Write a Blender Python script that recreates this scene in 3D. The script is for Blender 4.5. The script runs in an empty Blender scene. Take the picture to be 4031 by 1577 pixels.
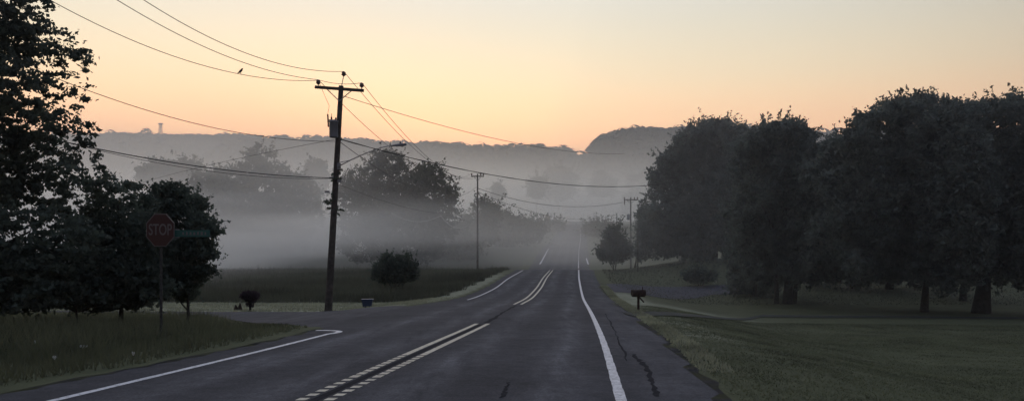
import bpy, bmesh, math, random
import numpy as np
from mathutils import Vector, Matrix, noise as mnoise
rnd = random.Random(7)
RS = np.random.RandomState(11)
sc = bpy.context.scene
C = sc.collection

# ------------------------------------------------------------ camera, sky, light
F, CX, HY = 3100.0, 2015.5, 950.0          # focal length, centre and horizon in photo pixels
EYE = 1.55
cam_d = bpy.data.cameras.new('camera'); cam = bpy.data.objects.new('camera', cam_d); C.objects.link(cam)
cam.location = (0, 0, EYE); cam.rotation_euler = (math.radians(90), 0, 0)
cam_d.sensor_width = 36; cam_d.lens = 36*F/4031.0
cam_d.shift_y = (HY-788.5)/4031.0
cam_d.clip_start = 0.1; cam_d.clip_end = 9000
sc.camera = cam
sc.view_settings.view_transform = 'Standard'; sc.view_settings.look = 'None'
sc.view_settings.exposure = 0.0; sc.view_settings.gamma = 1.0
sc.cycles.volume_bounces = 4
sc.cycles.volume_max_steps = 256
sc.cycles.max_bounces = 6
sc.cycles.use_denoising = True

SUN_AZ = math.radians(-14)     # where the dawn glows: a little left of the road
world = bpy.data.worlds.new('World'); sc.world = world; world.use_nodes = True
wn, wl = world.node_tree.nodes, world.node_tree.links
wn.clear()
out = wn.new('ShaderNodeOutputWorld'); bg = wn.new('ShaderNodeBackground'); bg2 = wn.new('ShaderNodeBackground')
add = wn.new('ShaderNodeAddShader')
sky = wn.new('ShaderNodeTexSky'); sky.sky_type = 'NISHITA'; sky.sun_disc = False
sky.sun_elevation = math.radians(1.0); sky.sun_rotation = SUN_AZ; sky.dust_density = 3.0
tc = wn.new('ShaderNodeTexCoord'); sep = wn.new('ShaderNodeSeparateXYZ')
wl.new(tc.outputs['Generated'], sep.inputs[0])
ramp = wn.new('ShaderNodeValToRGB'); ramp.color_ramp.interpolation = 'B_SPLINE'
SKY = [(0.0, (1.15, .50, .24)), (.09, (1.15, .51, .25)), (.14, (.99, .56, .285)), (.20, (.745, .61, .375)),
       (.29, (.50, .505, .445)), (.38, (.58, .58, .58)), (.55, (.72, .74, .77)), (1.0, (.86, .89, .96))]
cr = ramp.color_ramp
while len(cr.elements) < len(SKY): cr.elements.new(0.5)
for e, (p, c) in zip(cr.elements, SKY): e.position = p; e.color = (*[v/3.0 for v in c], 1)   # the ramp holds 0..1: the strength below restores it
wl.new(sep.outputs['Z'], ramp.inputs[0])
dot = wn.new('ShaderNodeVectorMath'); dot.operation = 'DOT_PRODUCT'
dot.inputs[1].default_value = (math.sin(SUN_AZ), math.cos(SUN_AZ), 0)
wl.new(tc.outputs['Generated'], dot.inputs[0])
mr = wn.new('ShaderNodeMapRange'); mr.inputs['From Min'].default_value = 0.18; mr.inputs['From Max'].default_value = 1.0
mr.inputs['To Min'].default_value = 0.0; mr.inputs['To Max'].default_value = 1.0; mr.interpolation_type = 'SMOOTHSTEP'
wl.new(dot.outputs['Value'], mr.inputs['Value'])
mix = wn.new('ShaderNodeMix'); mix.data_type = 'RGBA'; mix.blend_type = 'MULTIPLY'
mix.inputs['Factor'].default_value = 1.0
tint = wn.new('ShaderNodeMix'); tint.data_type = 'RGBA'
tint.inputs['A'].default_value = (.15, .18, .27, 1); tint.inputs['B'].default_value = (1, 1, 1, 1)
wl.new(mr.outputs[0], tint.inputs['Factor'])
wl.new(ramp.outputs[0], mix.inputs['A']); wl.new(tint.outputs['Result'], mix.inputs['B'])
wl.new(mix.outputs['Result'], bg.inputs[0]); bg.inputs[1].default_value = 1.6*3.0
wl.new(sky.outputs[0], bg2.inputs[0]); bg2.inputs[1].default_value = 0.05
wl.new(bg.outputs[0], add.inputs[0]); wl.new(bg2.outputs[0], add.inputs[1]); wl.new(add.outputs[0], out.inputs[0])

sun_d = bpy.data.lights.new('sun', 'SUN'); sun_d.energy = 0.06; sun_d.angle = math.radians(20); sun_d.color = (1, .72, .48)
sun = bpy.data.objects.new('sun', sun_d); C.objects.link(sun)
sd = Vector((math.sin(SUN_AZ)*math.cos(.05), math.cos(SUN_AZ)*math.cos(.05), math.sin(.05)))
sun.rotation_euler = sd.to_track_quat('Z', 'Y').to_euler()

# ------------------------------------------------------------ materials
def new_mat(name, base, rough=0.9, spec=0.2, scale=None, amt=0.35, detail=6, bump=0.0, bscale=None, coords='Object', metal=0):
    m = bpy.data.materials.new(name); m.use_nodes = True
    n, l = m.node_tree.nodes, m.node_tree.links
    b = n['Principled BSDF']; b.inputs['Roughness'].default_value = rough
    b.inputs['Specular IOR Level'].default_value = spec; b.inputs['Metallic'].default_value = metal
    b.inputs['Base Color'].default_value = (*base, 1)
    t = n.new('ShaderNodeTexCoord')
    if scale:
        nz = n.new('ShaderNodeTexNoise'); nz.inputs['Scale'].default_value = scale; nz.inputs['Detail'].default_value = detail
        l.new(t.outputs[coords], nz.inputs['Vector'])
        r = n.new('ShaderNodeMapRange'); r.inputs['From Min'].default_value = .3; r.inputs['From Max'].default_value = .7
        r.inputs['To Min'].default_value = 1-amt; r.inputs['To Max'].default_value = 1+amt
        l.new(nz.outputs['Fac'], r.inputs['Value'])
        v = n.new('ShaderNodeVectorMath'); v.operation = 'SCALE'; v.inputs[0].default_value = base
        l.new(r.outputs[0], v.inputs['Scale']); l.new(v.outputs[0], b.inputs['Base Color'])
        if bump:
            nb = n.new('ShaderNodeTexNoise'); nb.inputs['Scale'].default_value = bscale or scale*4; nb.inputs['Detail'].default_value = 4
            l.new(t.outputs[coords], nb.inputs['Vector'])
            bp = n.new('ShaderNodeBump'); bp.inputs['Strength'].default_value = bump; bp.inputs['Distance'].default_value = .03
            l.new(nb.outputs['Fac'], bp.inputs['Height']); l.new(bp.outputs[0], b.inputs['Normal'])
    return m

def leaf_mat(name, base, amt=.5, scale=.8):
    m = new_mat(name, base, rough=.65, spec=.25, scale=scale, amt=amt, coords='Object')
    n, l = m.node_tree.nodes, m.node_tree.links      # thin leaves let some light through
    b = n['Principled BSDF']; src = b.inputs['Base Color'].links[0].from_socket
    tr = n.new('ShaderNodeBsdfTranslucent'); mx = n.new('ShaderNodeMixShader'); mx.inputs[0].default_value = .45
    l.new(src, tr.inputs['Color']); l.new(b.outputs[0], mx.inputs[1]); l.new(tr.outputs[0], mx.inputs[2])
    l.new(mx.outputs[0], n['Material Output'].inputs['Surface'])
    return m

M = {}
M['leaf_near'] = leaf_mat('leaf_near', (.09, .115, .09))
M['leaf_bush'] = leaf_mat('leaf_bush', (.085, .11, .085))
M['leaf_right'] = leaf_mat('leaf_right', (.115, .14, .122))
M['leaf_fog'] = leaf_mat('leaf_fog', (.040, .052, .030))
M['leaf_far'] = leaf_mat('leaf_far', (.045, .06, .04), scale=.05)
M['leaf_red'] = leaf_mat('leaf_red', (.045, .028, .038))
M['bark'] = new_mat('bark', (.045, .042, .036), scale=6, amt=.4, bump=.6)
M['wood'] = new_mat('weathered_wood', (.075, .066, .056), scale=5, amt=.45, bump=.4)
M['wood_dark'] = new_mat('dark_wood', (.05, .035, .028), scale=8, amt=.4)
M['metal'] = new_mat('galvanised_metal', (.22, .23, .24), rough=.5, spec=.5, scale=4, amt=.2, metal=.3)
M['tank'] = new_mat('grey_tank_paint', (.17, .19, .21), rough=.5, spec=.5, scale=3, amt=.15)
M['porcelain'] = new_mat('brown_porcelain', (.08, .045, .035), rough=.25, spec=.5)
M['wire'] = new_mat('wire_black', (.05, .05, .05), rough=.6)
M['wire_pale'] = new_mat('wire_pale', (.45, .46, .43), rough=.4)
M['glass'] = new_mat('lamp_glass', (.35, .35, .33), rough=.2, spec=.5)
M['red'] = new_mat('sign_red', (.035, .007, .009), rough=.4, spec=.5, scale=5, amt=.12)
M['white'] = new_mat('sign_white', (.12, .115, .115), rough=.4, spec=.5)
M['green'] = new_mat('sign_green', (.006, .085, .075), rough=.4, spec=.5)
M['blue'] = new_mat('bin_blue', (.018, .035, .085), rough=.5, spec=.4, scale=8, amt=.2)
M['paint_w'] = new_mat('road_paint_white', (.62, .62, .64), rough=.55, spec=.4, scale=9, amt=.25)
M['paint_y'] = new_mat('road_paint_yellow', (.52, .48, .38), rough=.55, spec=.4, scale=9, amt=.3)
M['petal'] = new_mat('petal_white', (.55, .55, .5))
M['feather'] = new_mat('feather', (.06, .05, .045))
M['grass_blade'] = leaf_mat('grass_blade', (.115, .122, .072), scale=.35)
M['lawn_blade'] = leaf_mat('lawn_blade', (.115, .125, .070), amt=.45, scale=.7)
M['field_blade'] = leaf_mat('field_blade', (.085, .09, .062), amt=.45, scale=.15)
M['dry_blade'] = leaf_mat('dry_blade', (.28, .29, .20), amt=.35, scale=.6)
M['sign_post'] = new_mat('sign_post', (.055, .055, .05), scale=20, amt=.4)
M['forest_floor'] = new_mat('forest_floor', (.04, .05, .035), scale=.02, amt=.3)

for k_ in ('paint_w', 'paint_y'):
    m_ = M[k_]; n, l = m_.node_tree.nodes, m_.node_tree.links; b = n['Principled BSDF']; src = b.inputs['Base Color'].links[0].from_socket
    t = n.new('ShaderNodeTexCoord'); z = n.new('ShaderNodeTexNoise'); z.inputs['Scale'].default_value = 16; z.inputs['Detail'].default_value = 8; z.inputs['Roughness'].default_value = .8
    l.new(t.outputs['Object'], z.inputs['Vector']); r_ = n.new('ShaderNodeMapRange'); r_.inputs['From Min'].default_value = .55; r_.inputs['From Max'].default_value = .62
    l.new(z.outputs['Fac'], r_.inputs['Value']); x_ = n.new('ShaderNodeMix'); x_.data_type = 'RGBA'; x_.inputs['B'].default_value = (.06, .06, .07, 1)
    l.new(r_.outputs[0], x_.inputs['Factor']); l.new(src, x_.inputs['A']); l.new(x_.outputs['Result'], b.inputs['Base Color'])
# ------------------------------------------------------------ object helpers
def link(o, parent=None):
    C.objects.link(o)
    if parent: o.parent = parent
    return o
def mesh_obj(name, verts, faces, m, parent=None, smooth=False):
    me = bpy.data.meshes.new(name)
    me.from_pydata([tuple(v) for v in verts], [], faces); me.update()
    if smooth:
        me.polygons.foreach_set('use_smooth', [True]*len(me.polygons))
    me.materials.append(m)
    return link(bpy.data.objects.new(name, me), parent)
def quads_obj(name, V, m, parent=None, k=4):
    """V: (n,k,3) array; one flat polygon per row"""
    n = V.shape[0]
    me = bpy.data.meshes.new(name)
    me.vertices.add(n*k); me.vertices.foreach_set('co', V.reshape(-1).astype(np.float32))
    me.loops.add(n*k); me.loops.foreach_set('vertex_index', np.arange(n*k, dtype=np.int32))
    me.polygons.add(n); me.polygons.foreach_set('loop_start', np.arange(0, n*k, k, dtype=np.int32))
    me.polygons.foreach_set('loop_total', np.full(n, k, dtype=np.int32))
    me.update(calc_edges=True); me.materials.append(m)
    return link(bpy.data.objects.new(name, me), parent)
def tag(o, label, cat, group=None):
    o['label'] = label; o['category'] = cat
    if group: o['group'] = group
    return o
def thing(name, label, cat, loc, group=None, rz=0):
    o = bpy.data.objects.new(name, None); C.objects.link(o); o.location = loc; o.rotation_euler = (0, 0, rz)
    o.empty_display_size = .3
    return tag(o, label, cat, group)
def struct(o): o['kind'] = 'structure'; return o
def stuff(o): o['kind'] = 'stuff'; return o

class MB:
    def __init__(s): s.v = []; s.f = []
    def box(s, c, size, rot=None):
        b = len(s.v); hx, hy, hz = size[0]/2, size[1]/2, size[2]/2
        for x in (-hx, hx):
            for y in (-hy, hy):
                for z in (-hz, hz):
                    p = Vector((x, y, z))
                    if rot is not None: p = rot @ p
                    s.v.append(tuple(p + Vector(c)))
        for q in ((0, 1, 3, 2), (4, 6, 7, 5), (0, 4, 5, 1), (2, 3, 7, 6), (0, 2, 6, 4), (1, 5, 7, 3)):
            s.f.append(tuple(b+i for i in q))
    def tube(s, pts, rads, seg=8, cap=True):
        pts = [Vector(p) for p in pts]
        if not hasattr(rads, '__len__'): rads = [rads]*len(pts)
        b = len(s.v); up = Vector((0, 0, 1)); prev = None
        for i, p in enumerate(pts):
            d = (pts[min(i+1, len(pts)-1)]-pts[max(i-1, 0)]).normalized()
            a = d.cross(up if abs(d.z) < .95 else Vector((1, 0, 0))).normalized()
            if prev is not None and a.dot(prev) < 0: a = -a
            prev = a; c = d.cross(a)
            for k in range(seg):
                t = 2*math.pi*k/seg
                s.v.append(tuple(p + (a*math.cos(t)+c*math.sin(t))*rads[i]))
        for i in range(len(pts)-1):
            for k in range(seg):
                k2 = (k+1) % seg
                s.f.append((b+i*seg+k, b+i*seg+k2, b+(i+1)*seg+k2, b+(i+1)*seg+k))
        if cap:
            s.f.append(tuple(b+k for k in range(seg))[::-1]); e = b+(len(pts)-1)*seg
            s.f.append(tuple(e+k for k in range(seg)))
    def lathe(s, prof, c=(0, 0, 0), seg=12, rot=None):
        b = len(s.v)
        for r, z in prof:
            for k in range(seg):
                t = 2*math.pi*k/seg; p = Vector((r*math.cos(t), r*math.sin(t), z))
                if rot is not None: p = rot @ p
                s.v.append(tuple(p+Vector(c)))
        for i in range(len(prof)-1):
            for k in range(seg):
                k2 = (k+1) % seg
                s.f.append((b+i*seg+k, b+i*seg+k2, b+(i+1)*seg+k2, b+(i+1)*seg+k))
        s.f.append(tuple(b+k for k in range(seg))[::-1]); e = b+(len(prof)-1)*seg
        s.f.append(tuple(e+k for k in range(seg)))
    def prism(s, poly, y0, y1):          # outline in x,z given thickness in y
        b = len(s.v); n = len(poly)
        for y in (y0, y1):
            for x, z in poly: s.v.append((x, y, z))
        s.f.append(tuple(range(b, b+n))); s.f.append(tuple(range(b+2*n-1, b+n-1, -1)))
        for i in range(n):
            j = (i+1) % n; s.f.append((b+i, b+n+i, b+n+j, b+j))
    def build(s, name, m, parent=None, smooth=False): return mesh_obj(name, s.v, s.f, m, parent, smooth)

# ------------------------------------------------------------ the lie of the land
_ty = np.array([-80, 0, 38, 46, 60, 75, 95, 105, 118, 130, 141, 177, 300, 520, 560, 720, 900, 1500, 4200], float)
_tz = np.array([3.0, 0, -1.43, -1.78, -1.82, -1.78, -1.80, -2.3, -3.0, -2.75, -2.3, -.16, 5.3, 15, 15, 2, -6, 0, 20], float)
_gy = np.arange(-100, 4201, 1.0); _gz = np.interp(_gy, _ty, _tz)
_k = np.exp(-0.5*(np.arange(-9, 10)/3.0)**2); _k /= _k.sum()
_gs = np.convolve(np.pad(_gz, 9, mode='edge'), _k, mode='valid')
def Rz(y): return np.interp(y, _gy, _gs)
def sm(a, b, v):
    t = np.clip((v-a)/(b-a), 0, 1); return t*t*(3-2*t)
# road: x of the pavement edges and of the painted lines as functions of the distance
def line_fn(pts):                      # photo pixels of a line on the road -> (distance, x) samples
    ys, xs = [], []
    for px, py in pts:
        d = solve(px, py); ys.append(d); xs.append((px-CX)*d/F)
    o = np.argsort(ys); return np.array(ys)[o], np.array(xs)[o]
def solve(px, py, drop=0.0, dmax=95.0):   # distance where the sight line meets the road surface
    ds = np.arange(3.0, dmax, .05)
    g = Rz(ds)-drop - (EYE-(py-HY)*ds/F)
    i = np.argmax(g > 0)
    return float(ds[i]) if g.max() > 0 else dmax
RL = [(2444, 1571), (2410, 1457), (2383, 1363), (2357, 1296), (2330, 1236), (2303, 1189), (2286, 1135), (2279, 1095)]
CL = [(1240, 1573), (1395, 1503), (1557, 1430), (1720, 1355), (1905, 1272), (2037, 1197), (2122, 1132), (2143, 1095)]
LL = [(210, 1577), (1163, 1349), (1297, 1311), (1500, 1262), (1700, 1215), (1838, 1179), (1949, 1135), (1996, 1098)]
LP = [(0, 1547), (316, 1484), (632, 1424), (1000, 1353), (1250, 1296), (1480, 1225), (1640, 1200), (1780, 1177), (1880, 1145), (1950, 1108)]
RP = [(2880, 1577), (2800, 1500), (2700, 1400), (2600, 1308), (2500, 1243), (2440, 1200), (2385, 1150), (2350, 1100)]
FAR = [(141, 2130, 2277), (177, 2160, 2279), (230, 2192, 2285), (300, 2217, 2284), (400, 2238, 2289), (520, 2251, 2291), (600, 2254, 2289)]
def mk(pts, side):
    d, x = line_fn(pts)
    keep = d < 90; d, x = list(d[keep]), list(x[keep])
    # toward and behind the camera: carry the last direction on
    s = (x[1]-x[0])/(d[1]-d[0]); d = [d[0]-40]+d; x = [x[0]-40*s]+x
    for D, a, b in FAR:
        xa, xb = (a-CX)*D/F, (b-CX)*D/F
        X = {'ll': xa, 'rl': xb, 'cl': (xa+xb)/2, 'lp': xa-1.6, 'rp': xb+2.0}[side]
        d.append(D); x.append(X)
    d, x = np.array(d), np.array(x)
    g = np.arange(-30, 600, .5); v = np.interp(g, d, x)
    w = np.exp(-0.5*(np.arange(-12, 13)/5.0)**2); w /= w.sum()
    vs = np.convolve(np.pad(v, 12, mode='reflect', reflect_type='odd'), w, mode='valid')
    return lambda y: np.interp(y, g, vs)
f_rl, f_cl, f_ll, f_lp, f_rp = mk(RL, 'rl'), mk(CL, 'cl'), mk(LL, 'll'), mk(LP, 'lp'), mk(RP, 'rp')

def fbm(x, y, s, seed=0):
    # cheap smooth noise for arrays
    a = np.zeros_like(x)
    rs = np.random.RandomState(seed)
    for o in range(6):
        k = rs.uniform(.6, 1.9)*s*(1.7**(o//2)); th = rs.uniform(0, 6.28); ph = rs.uniform(0, 6.28)
        a += np.sin((x*math.cos(th)+y*math.sin(th))*k+ph)/(1.5**(o//2))
    return a/4.2
# ridges: distance, half depth, skyline of the ground in photo pixels (trees come on top)
RIDGES = [
    dict(y=1900, w=420, t=[(-700, 600), (0, 556), (380, 550), (600, 542), (800, 545), (1000, 549), (1040, 565), (1150, 640), (1350, 760)]),
    dict(y=1500, w=380, t=[(500, 760), (900, 640), (1010, 585), (1120, 578), (1300, 572), (1450, 585), (1540, 597), (1700, 598), (1880, 608), (2060, 610), (2230, 615), (2280, 640), (2400, 700), (2800, 800)]),
    dict(y=1150, w=300, t=[(2180, 860), (2255, 760), (2300, 655), (2330, 590), (2370, 562), (2430, 545), (2520, 535), (2720, 532), (3000, 540), (3300, 560), (4031, 560), (4800, 620)]),
]
for r in RIDGES:
    r['xs'] = np.array([(a-CX)*r['y']/F for a, b in r['t']]); r['zs'] = np.array([8+EYE+(HY-b)*r['y']/F for a, b in r['t']])
def ridge_z(r, x, y):
    top = np.interp(x, r['xs'], r['zs'])
    g = np.exp(-((y-r['y'])/r['w'])**2*np.where(y < r['y'], 1.0, .5))
    return top*g
def H(x, y):
    x = np.asarray(x, float); y = np.asarray(y, float)
    z = Rz(y)
    lp, rp = f_lp(np.clip(y, -30, 599)), f_rp(np.clip(y, -30, 599))
    near = 1-sm(90, 130, y)
    dl = np.clip(lp-x, 0, None); dr = np.clip(x-rp, 0, None)
    z = z - near*.30*sm(.6, 4.5, dl)                                  # left verge falls away
    z = z + near*.30*sm(1.2, 5.5, dl)*(1-sm(17, 22, y))*(1-sm(9, 16, dl)) # weedy bank in the fork of the roads
    z = z - near*.85*sm(.5, 7, dr)*(1-sm(58, 85, y))                  # lawn lies lower on the right
    z = z + 1.25*sm(2, 14, dr)*sm(62, 88, y)*(1-sm(100, 135, y))
    off = sm(1, 12, np.maximum(dl, dr))
    z = z + off*.10*fbm(x, y, .16, 3) + sm(20, 90, np.maximum(dl, dr))*sm(110, 260, y)*1.6*fbm(x, y, .018, 5)
    for r in RIDGES: z = np.maximum(z, ridge_z(r, x, y)-8)
    return z
def Hs(x, y): return float(H(np.array([x]), np.array([y]))[0])
def G(px, py, dmax=400, d0=5):          # where the sight line through a photo pixel first meets the ground
    ds = np.arange(d0, dmax, .1); xs = (px-CX)*ds/F
    g = H(xs, ds)-(EYE-(py-HY)*ds/F); i = int(np.argmax(g > 0)) if g.max() > 0 else len(ds)-1
    return float(xs[i]), float(ds[i])
def W(px, py, d): return Vector(((px-CX)*d/F, d, EYE-(py-HY)*d/F))

_sx = np.array([-60, -20, -12.4, -9, -6.3, -5, 0.])          # the side road: near and far edge
def side_lo(x): return np.interp(x, _sx, [41, 35.6, 32.3, 27.6, 22.8, 21.3, 21])
def side_hi(x): return np.interp(x, _sx, [42.5, 36.9, 35.6, 35.5, 35.3, 35.1, 35])
# ground sheet: a fan of cells, fine near the camera
ys = np.concatenate([np.arange(-30, 0, 2.0), np.arange(0, 60, .4), np.arange(60, 150, .8), 150*np.power(1.0105, np.arange(0, 330))])
ys = ys[ys < 4000]
us = np.sinh(np.linspace(-2.2, 2.2, 420))/np.sinh(2.2)*1.5
Y, U = np.meshgrid(ys, us, indexing='ij'); X = U*(Y+45)
Z = H(X, Y)
lp, rp = f_lp(np.clip(Y, -30, 599)), f_rp(np.clip(Y, -30, 599))
inroad = (X > lp+.25) & (X < rp-.25) & (Y < 590)
Z = np.where(inroad, Z-.10, Z)
inside = (X < -4) & (Y > side_lo(X)+.3) & (Y < side_hi(X)-.3)
Z = np.where(inside & ~inroad, Z-.05, Z)
nr, nc = X.shape
me = bpy.data.meshes.new('ground')
me.vertices.add(nr*nc); me.vertices.foreach_set('co', np.stack([X, Y, Z], -1).reshape(-1).astype(np.float32))
ii = (np.arange(nr-1)[:, None]*nc + np.arange(nc-1)[None, :]).reshape(-1)
fc = np.stack([ii, ii+1, ii+nc+1, ii+nc], -1).astype(np.int32)
me.loops.add(fc.size); me.loops.foreach_set('vertex_index', fc.reshape(-1))
me.polygons.add(len(fc)); me.polygons.foreach_set('loop_start', np.arange(0, fc.size, 4, dtype=np.int32))
me.polygons.foreach_set('loop_total', np.full(len(fc), 4, dtype=np.int32))
me.polygons.foreach_set('use_smooth', np.ones(len(fc), dtype=bool))
me.update(calc_edges=True)
# dryness of the turf: mown verges and worn patches are paler
dl, dr = lp-X, X-rp
dry = np.zeros_like(X)
dry = np.maximum(dry, (dl > .5)*sm(0, .5, Y-side_hi(X)-.1)*(1-sm(45.8, 47, Y))*(X < -3)*1.0)
dry = np.maximum(dry, sm(.2, .5, dl)*(1-sm(1.6, 2.4, dl))*sm(36, 40, Y)*(1-sm(70, 90, Y))*.8)
dry = np.maximum(dry, sm(.15, .4, dr)*(1-sm(1.0, 2.0, dr))*sm(14, 22, Y)*(1-sm(27.5, 28.3, Y))*.75)
dry = np.maximum(dry, sm(.15, .5, dr)*(1-sm(1.5, 2.5, dr))*sm(30.5, 31.5, Y)*(1-sm(50, 56, Y))*.9)
dry = np.maximum(dry, .8*np.exp(-((X-8.6)/2.6)**2-((Y-38)/4.5)**2))
wild = sm(46, 47.5, Y)*(dl > 1.5)*(1-sm(150, 200, Y))
at = me.attributes.new('dry', 'FLOAT', 'POINT'); at.data.foreach_set('value', dry.reshape(-1).astype(np.float32))
at = me.attributes.new('wild', 'FLOAT', 'POINT'); at.data.foreach_set('value', wild.reshape(-1).astype(np.float32))
gm = bpy.data.materials.new('turf'); gm.use_nodes = True
n, l = gm.node_tree.nodes, gm.node_tree.links
b = n['Principled BSDF']; b.inputs['Roughness'].default_value = .9; b.inputs['Specular IOR Level'].default_value = .15
t = n.new('ShaderNodeTexCoord')
def noise_node(n, l, vec, scale, detail=6, rough=.6):
    z = n.new('ShaderNodeTexNoise'); z.inputs['Scale'].default_value = scale; z.inputs['Detail'].default_value = detail
    z.inputs['Roughness'].default_value = rough; l.new(vec, z.inputs['Vector']); return z.outputs['Fac']
def ramp_node(n, l, fac, stops):
    r = n.new('ShaderNodeValToRGB'); e = r.color_ramp.elements
    while len(e) < len(stops): e.new(.5)
    for q, (p, c) in zip(e, stops): q.position = p; q.color = (*c, 1)
    l.new(fac, r.inputs[0]); return r.outputs[0]
def mixc(n, l, fac, a, bb, mode='MIX'):
    x = n.new('ShaderNodeMix'); x.data_type = 'RGBA'; x.blend_type = mode
    for s, v in (('Factor', fac), ('A', a), ('B', bb)):
        if hasattr(v, 'is_output'): l.new(v, x.inputs[s])
        elif s == 'Factor': x.inputs[s].default_value = v
        else: x.inputs[s].default_value = (*v, 1)
    return x.outputs['Result']
c1 = ramp_node(n, l, noise_node(n, l, t.outputs['Object'], .6, 7, .7), [(.3, (.060, .068, .034)), (.7, (.094, .102, .052))])
c2 = ramp_node(n, l, noise_node(n, l, t.outputs['Object'], 9, 8, .75), [(.3, (.78, .78, .78)), (.7, (1.22, 1.22, 1.22))])
cg = mixc(n, l, 1.0, c1, c2, 'MULTIPLY')
ad = n.new('ShaderNodeAttribute'); ad.attribute_name = 'dry'
aw = n.new('ShaderNodeAttribute'); aw.attribute_name = 'wild'
dn = n.new('ShaderNodeMath'); dn.operation = 'MULTIPLY'; l.new(ad.outputs['Fac'], dn.inputs[0])
dmr = n.new('ShaderNodeMapRange'); dmr.inputs['From Min'].default_value = .3; dmr.inputs['From Max'].default_value = .6
dmr.inputs['To Min'].default_value = .1
l.new(noise_node(n, l, t.outputs['Object'], 1.6, 6, .7), dmr.inputs['Value']); l.new(dmr.outputs[0], dn.inputs[1])
cdry = mixc(n, l, 1.0, (.30, .31, .22), c2, 'MULTIPLY')
cg = mixc(n, l, dn.outputs[0], cg, cdry)
cg = mixc(n, l, aw.outputs['Fac'], cg, mixc(n, l, 1.0, (.050, .056, .036), c2, 'MULTIPLY'))
l.new(cg, b.inputs['Base Color'])
bp = n.new('ShaderNodeBump'); bp.inputs['Strength'].default_value = .4; bp.inputs['Distance'].default_value = .04
l.new(noise_node(n, l, t.outputs['Object'], 14, 6, .8), bp.inputs['Height']); l.new(bp.outputs[0], b.inputs['Normal'])
me.materials.append(gm)
ground = struct(link(bpy.data.objects.new('ground', me)))

# asphalt
am = bpy.data.materials.new('asphalt'); am.use_nodes = True
n, l = am.node_tree.nodes, am.node_tree.links
b = n['Principled BSDF']; b.inputs['Roughness'].default_value = .9; b.inputs['Specular IOR Level'].default_value = .12
t = n.new('ShaderNodeTexCoord')
ca = ramp_node(n, l, noise_node(n, l, t.outputs['Object'], .5, 5), [(.3, (.043, .043, .049)), (.7, (.066, .0655, .073))])
cs = ramp_node(n, l, noise_node(n, l, t.outputs['Object'], 28, 6, .85), [(.3, (.55, .55, .55)), (.7, (1.45, 1.45, 1.45))])
ca = mixc(n, l, 1.0, ca, cs, 'MULTIPLY')
cm = ramp_node(n, l, noise_node(n, l, t.outputs['Object'], 3.5, 8, .8), [(.34, (.72, .72, .72)), (.66, (1.28, 1.28, 1.28))])
ca = mixc(n, l, 1.0, ca, cm, 'MULTIPLY')
at_w = n.new('ShaderNodeAttribute'); at_w.attribute_name = 'wear'
sepa = n.new('ShaderNodeMath'); sepa.operation = 'MULTIPLY'
l.new(at_w.outputs['Fac'], sepa.inputs[0])
wr = n.new('ShaderNodeMapRange'); wr.inputs['From Min'].default_value = .35; wr.inputs['From Max'].default_value = .65
mp = n.new('ShaderNodeMapping'); mp.inputs['Scale'].default_value = (1.6, .22, 1)
l.new(t.outputs['Object'], mp.inputs[0])
l.new(noise_node(n, l, mp.outputs[0], 1.0, 6, .7), wr.inputs['Value']); l.new(wr.outputs[0], sepa.inputs[1])
ca = mixc(n, l, sepa.outputs[0], ca, mixc(n, l, 1.0, ca, (2.7, 2.65, 2.5), 'MULTIPLY'))
l.new(ca, b.inputs['Base Color'])
bp = n.new('ShaderNodeBump'); bp.inputs['Strength'].default_value = .5; bp.inputs['Distance'].default_value = .012
l.new(noise_node(n, l, t.outputs['Object'], 45, 5, .8), bp.inputs['Height']); l.new(bp.outputs[0], b.inputs['Normal'])
M['asphalt'] = am
M['tar'] = new_mat('crack_tar', (.030, .030, .034), rough=.9, spec=.02, scale=10, amt=.3)

def sheet(name, rows, m, lift, attr=None):
    """rows: lists of (x, y) across; draped on the road surface"""
    v, f = [], []; k = len(rows[0])
    for r in rows:
        for x, y in r: v.append((x, y, float(Rz(y))+lift))
    for i in range(len(rows)-1):
        for j in range(k-1): f.append((i*k+j, i*k+j+1, (i+1)*k+j+1, (i+1)*k+j))
    o = mesh_obj(name, v, f, m, smooth=True)
    if attr is not None:
        a = o.data.attributes.new('wear', 'FLOAT', 'POINT'); a.data.foreach_set('value', np.array(attr, np.float32))
    return o
yy = np.concatenate([np.arange(-20, 60, .5), np.arange(60, 180, 1), np.arange(180, 590, 5)])
rows, wear = [], []
for y in yy:
    a, bb = float(f_lp(y)), float(f_rp(y)); cl, rl, ll = float(f_cl(y)), float(f_rl(y)), float(f_ll(y))
    jag = .05*math.sin(y*2.1)+.04*math.sin(y*5.3+1); jag2 = .05*math.sin(y*1.7+2)+.05*math.sin(y*4.1)
    row = [(a+(bb-a)*k/24, y) for k in range(25)]; row[0] = (a+jag, y); row[-1] = (bb+jag2, y)
    rows.append(row)
    for x, _ in row:
        w = 0
        lw = (rl-cl)
        for fr in (.27, .76): w += .9*math.exp(-((x-(cl+lw*fr))/(.09*lw))**2)
        for fr in (.25, .76): w += .8*math.exp(-((x-(ll+(cl-ll)*fr))/(.1*lw))**2)
        w += .35 if x > rl+.3 else 0
        wear.append(min(1, w))
road = struct(sheet('road', rows, am, .0, wear))
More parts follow.
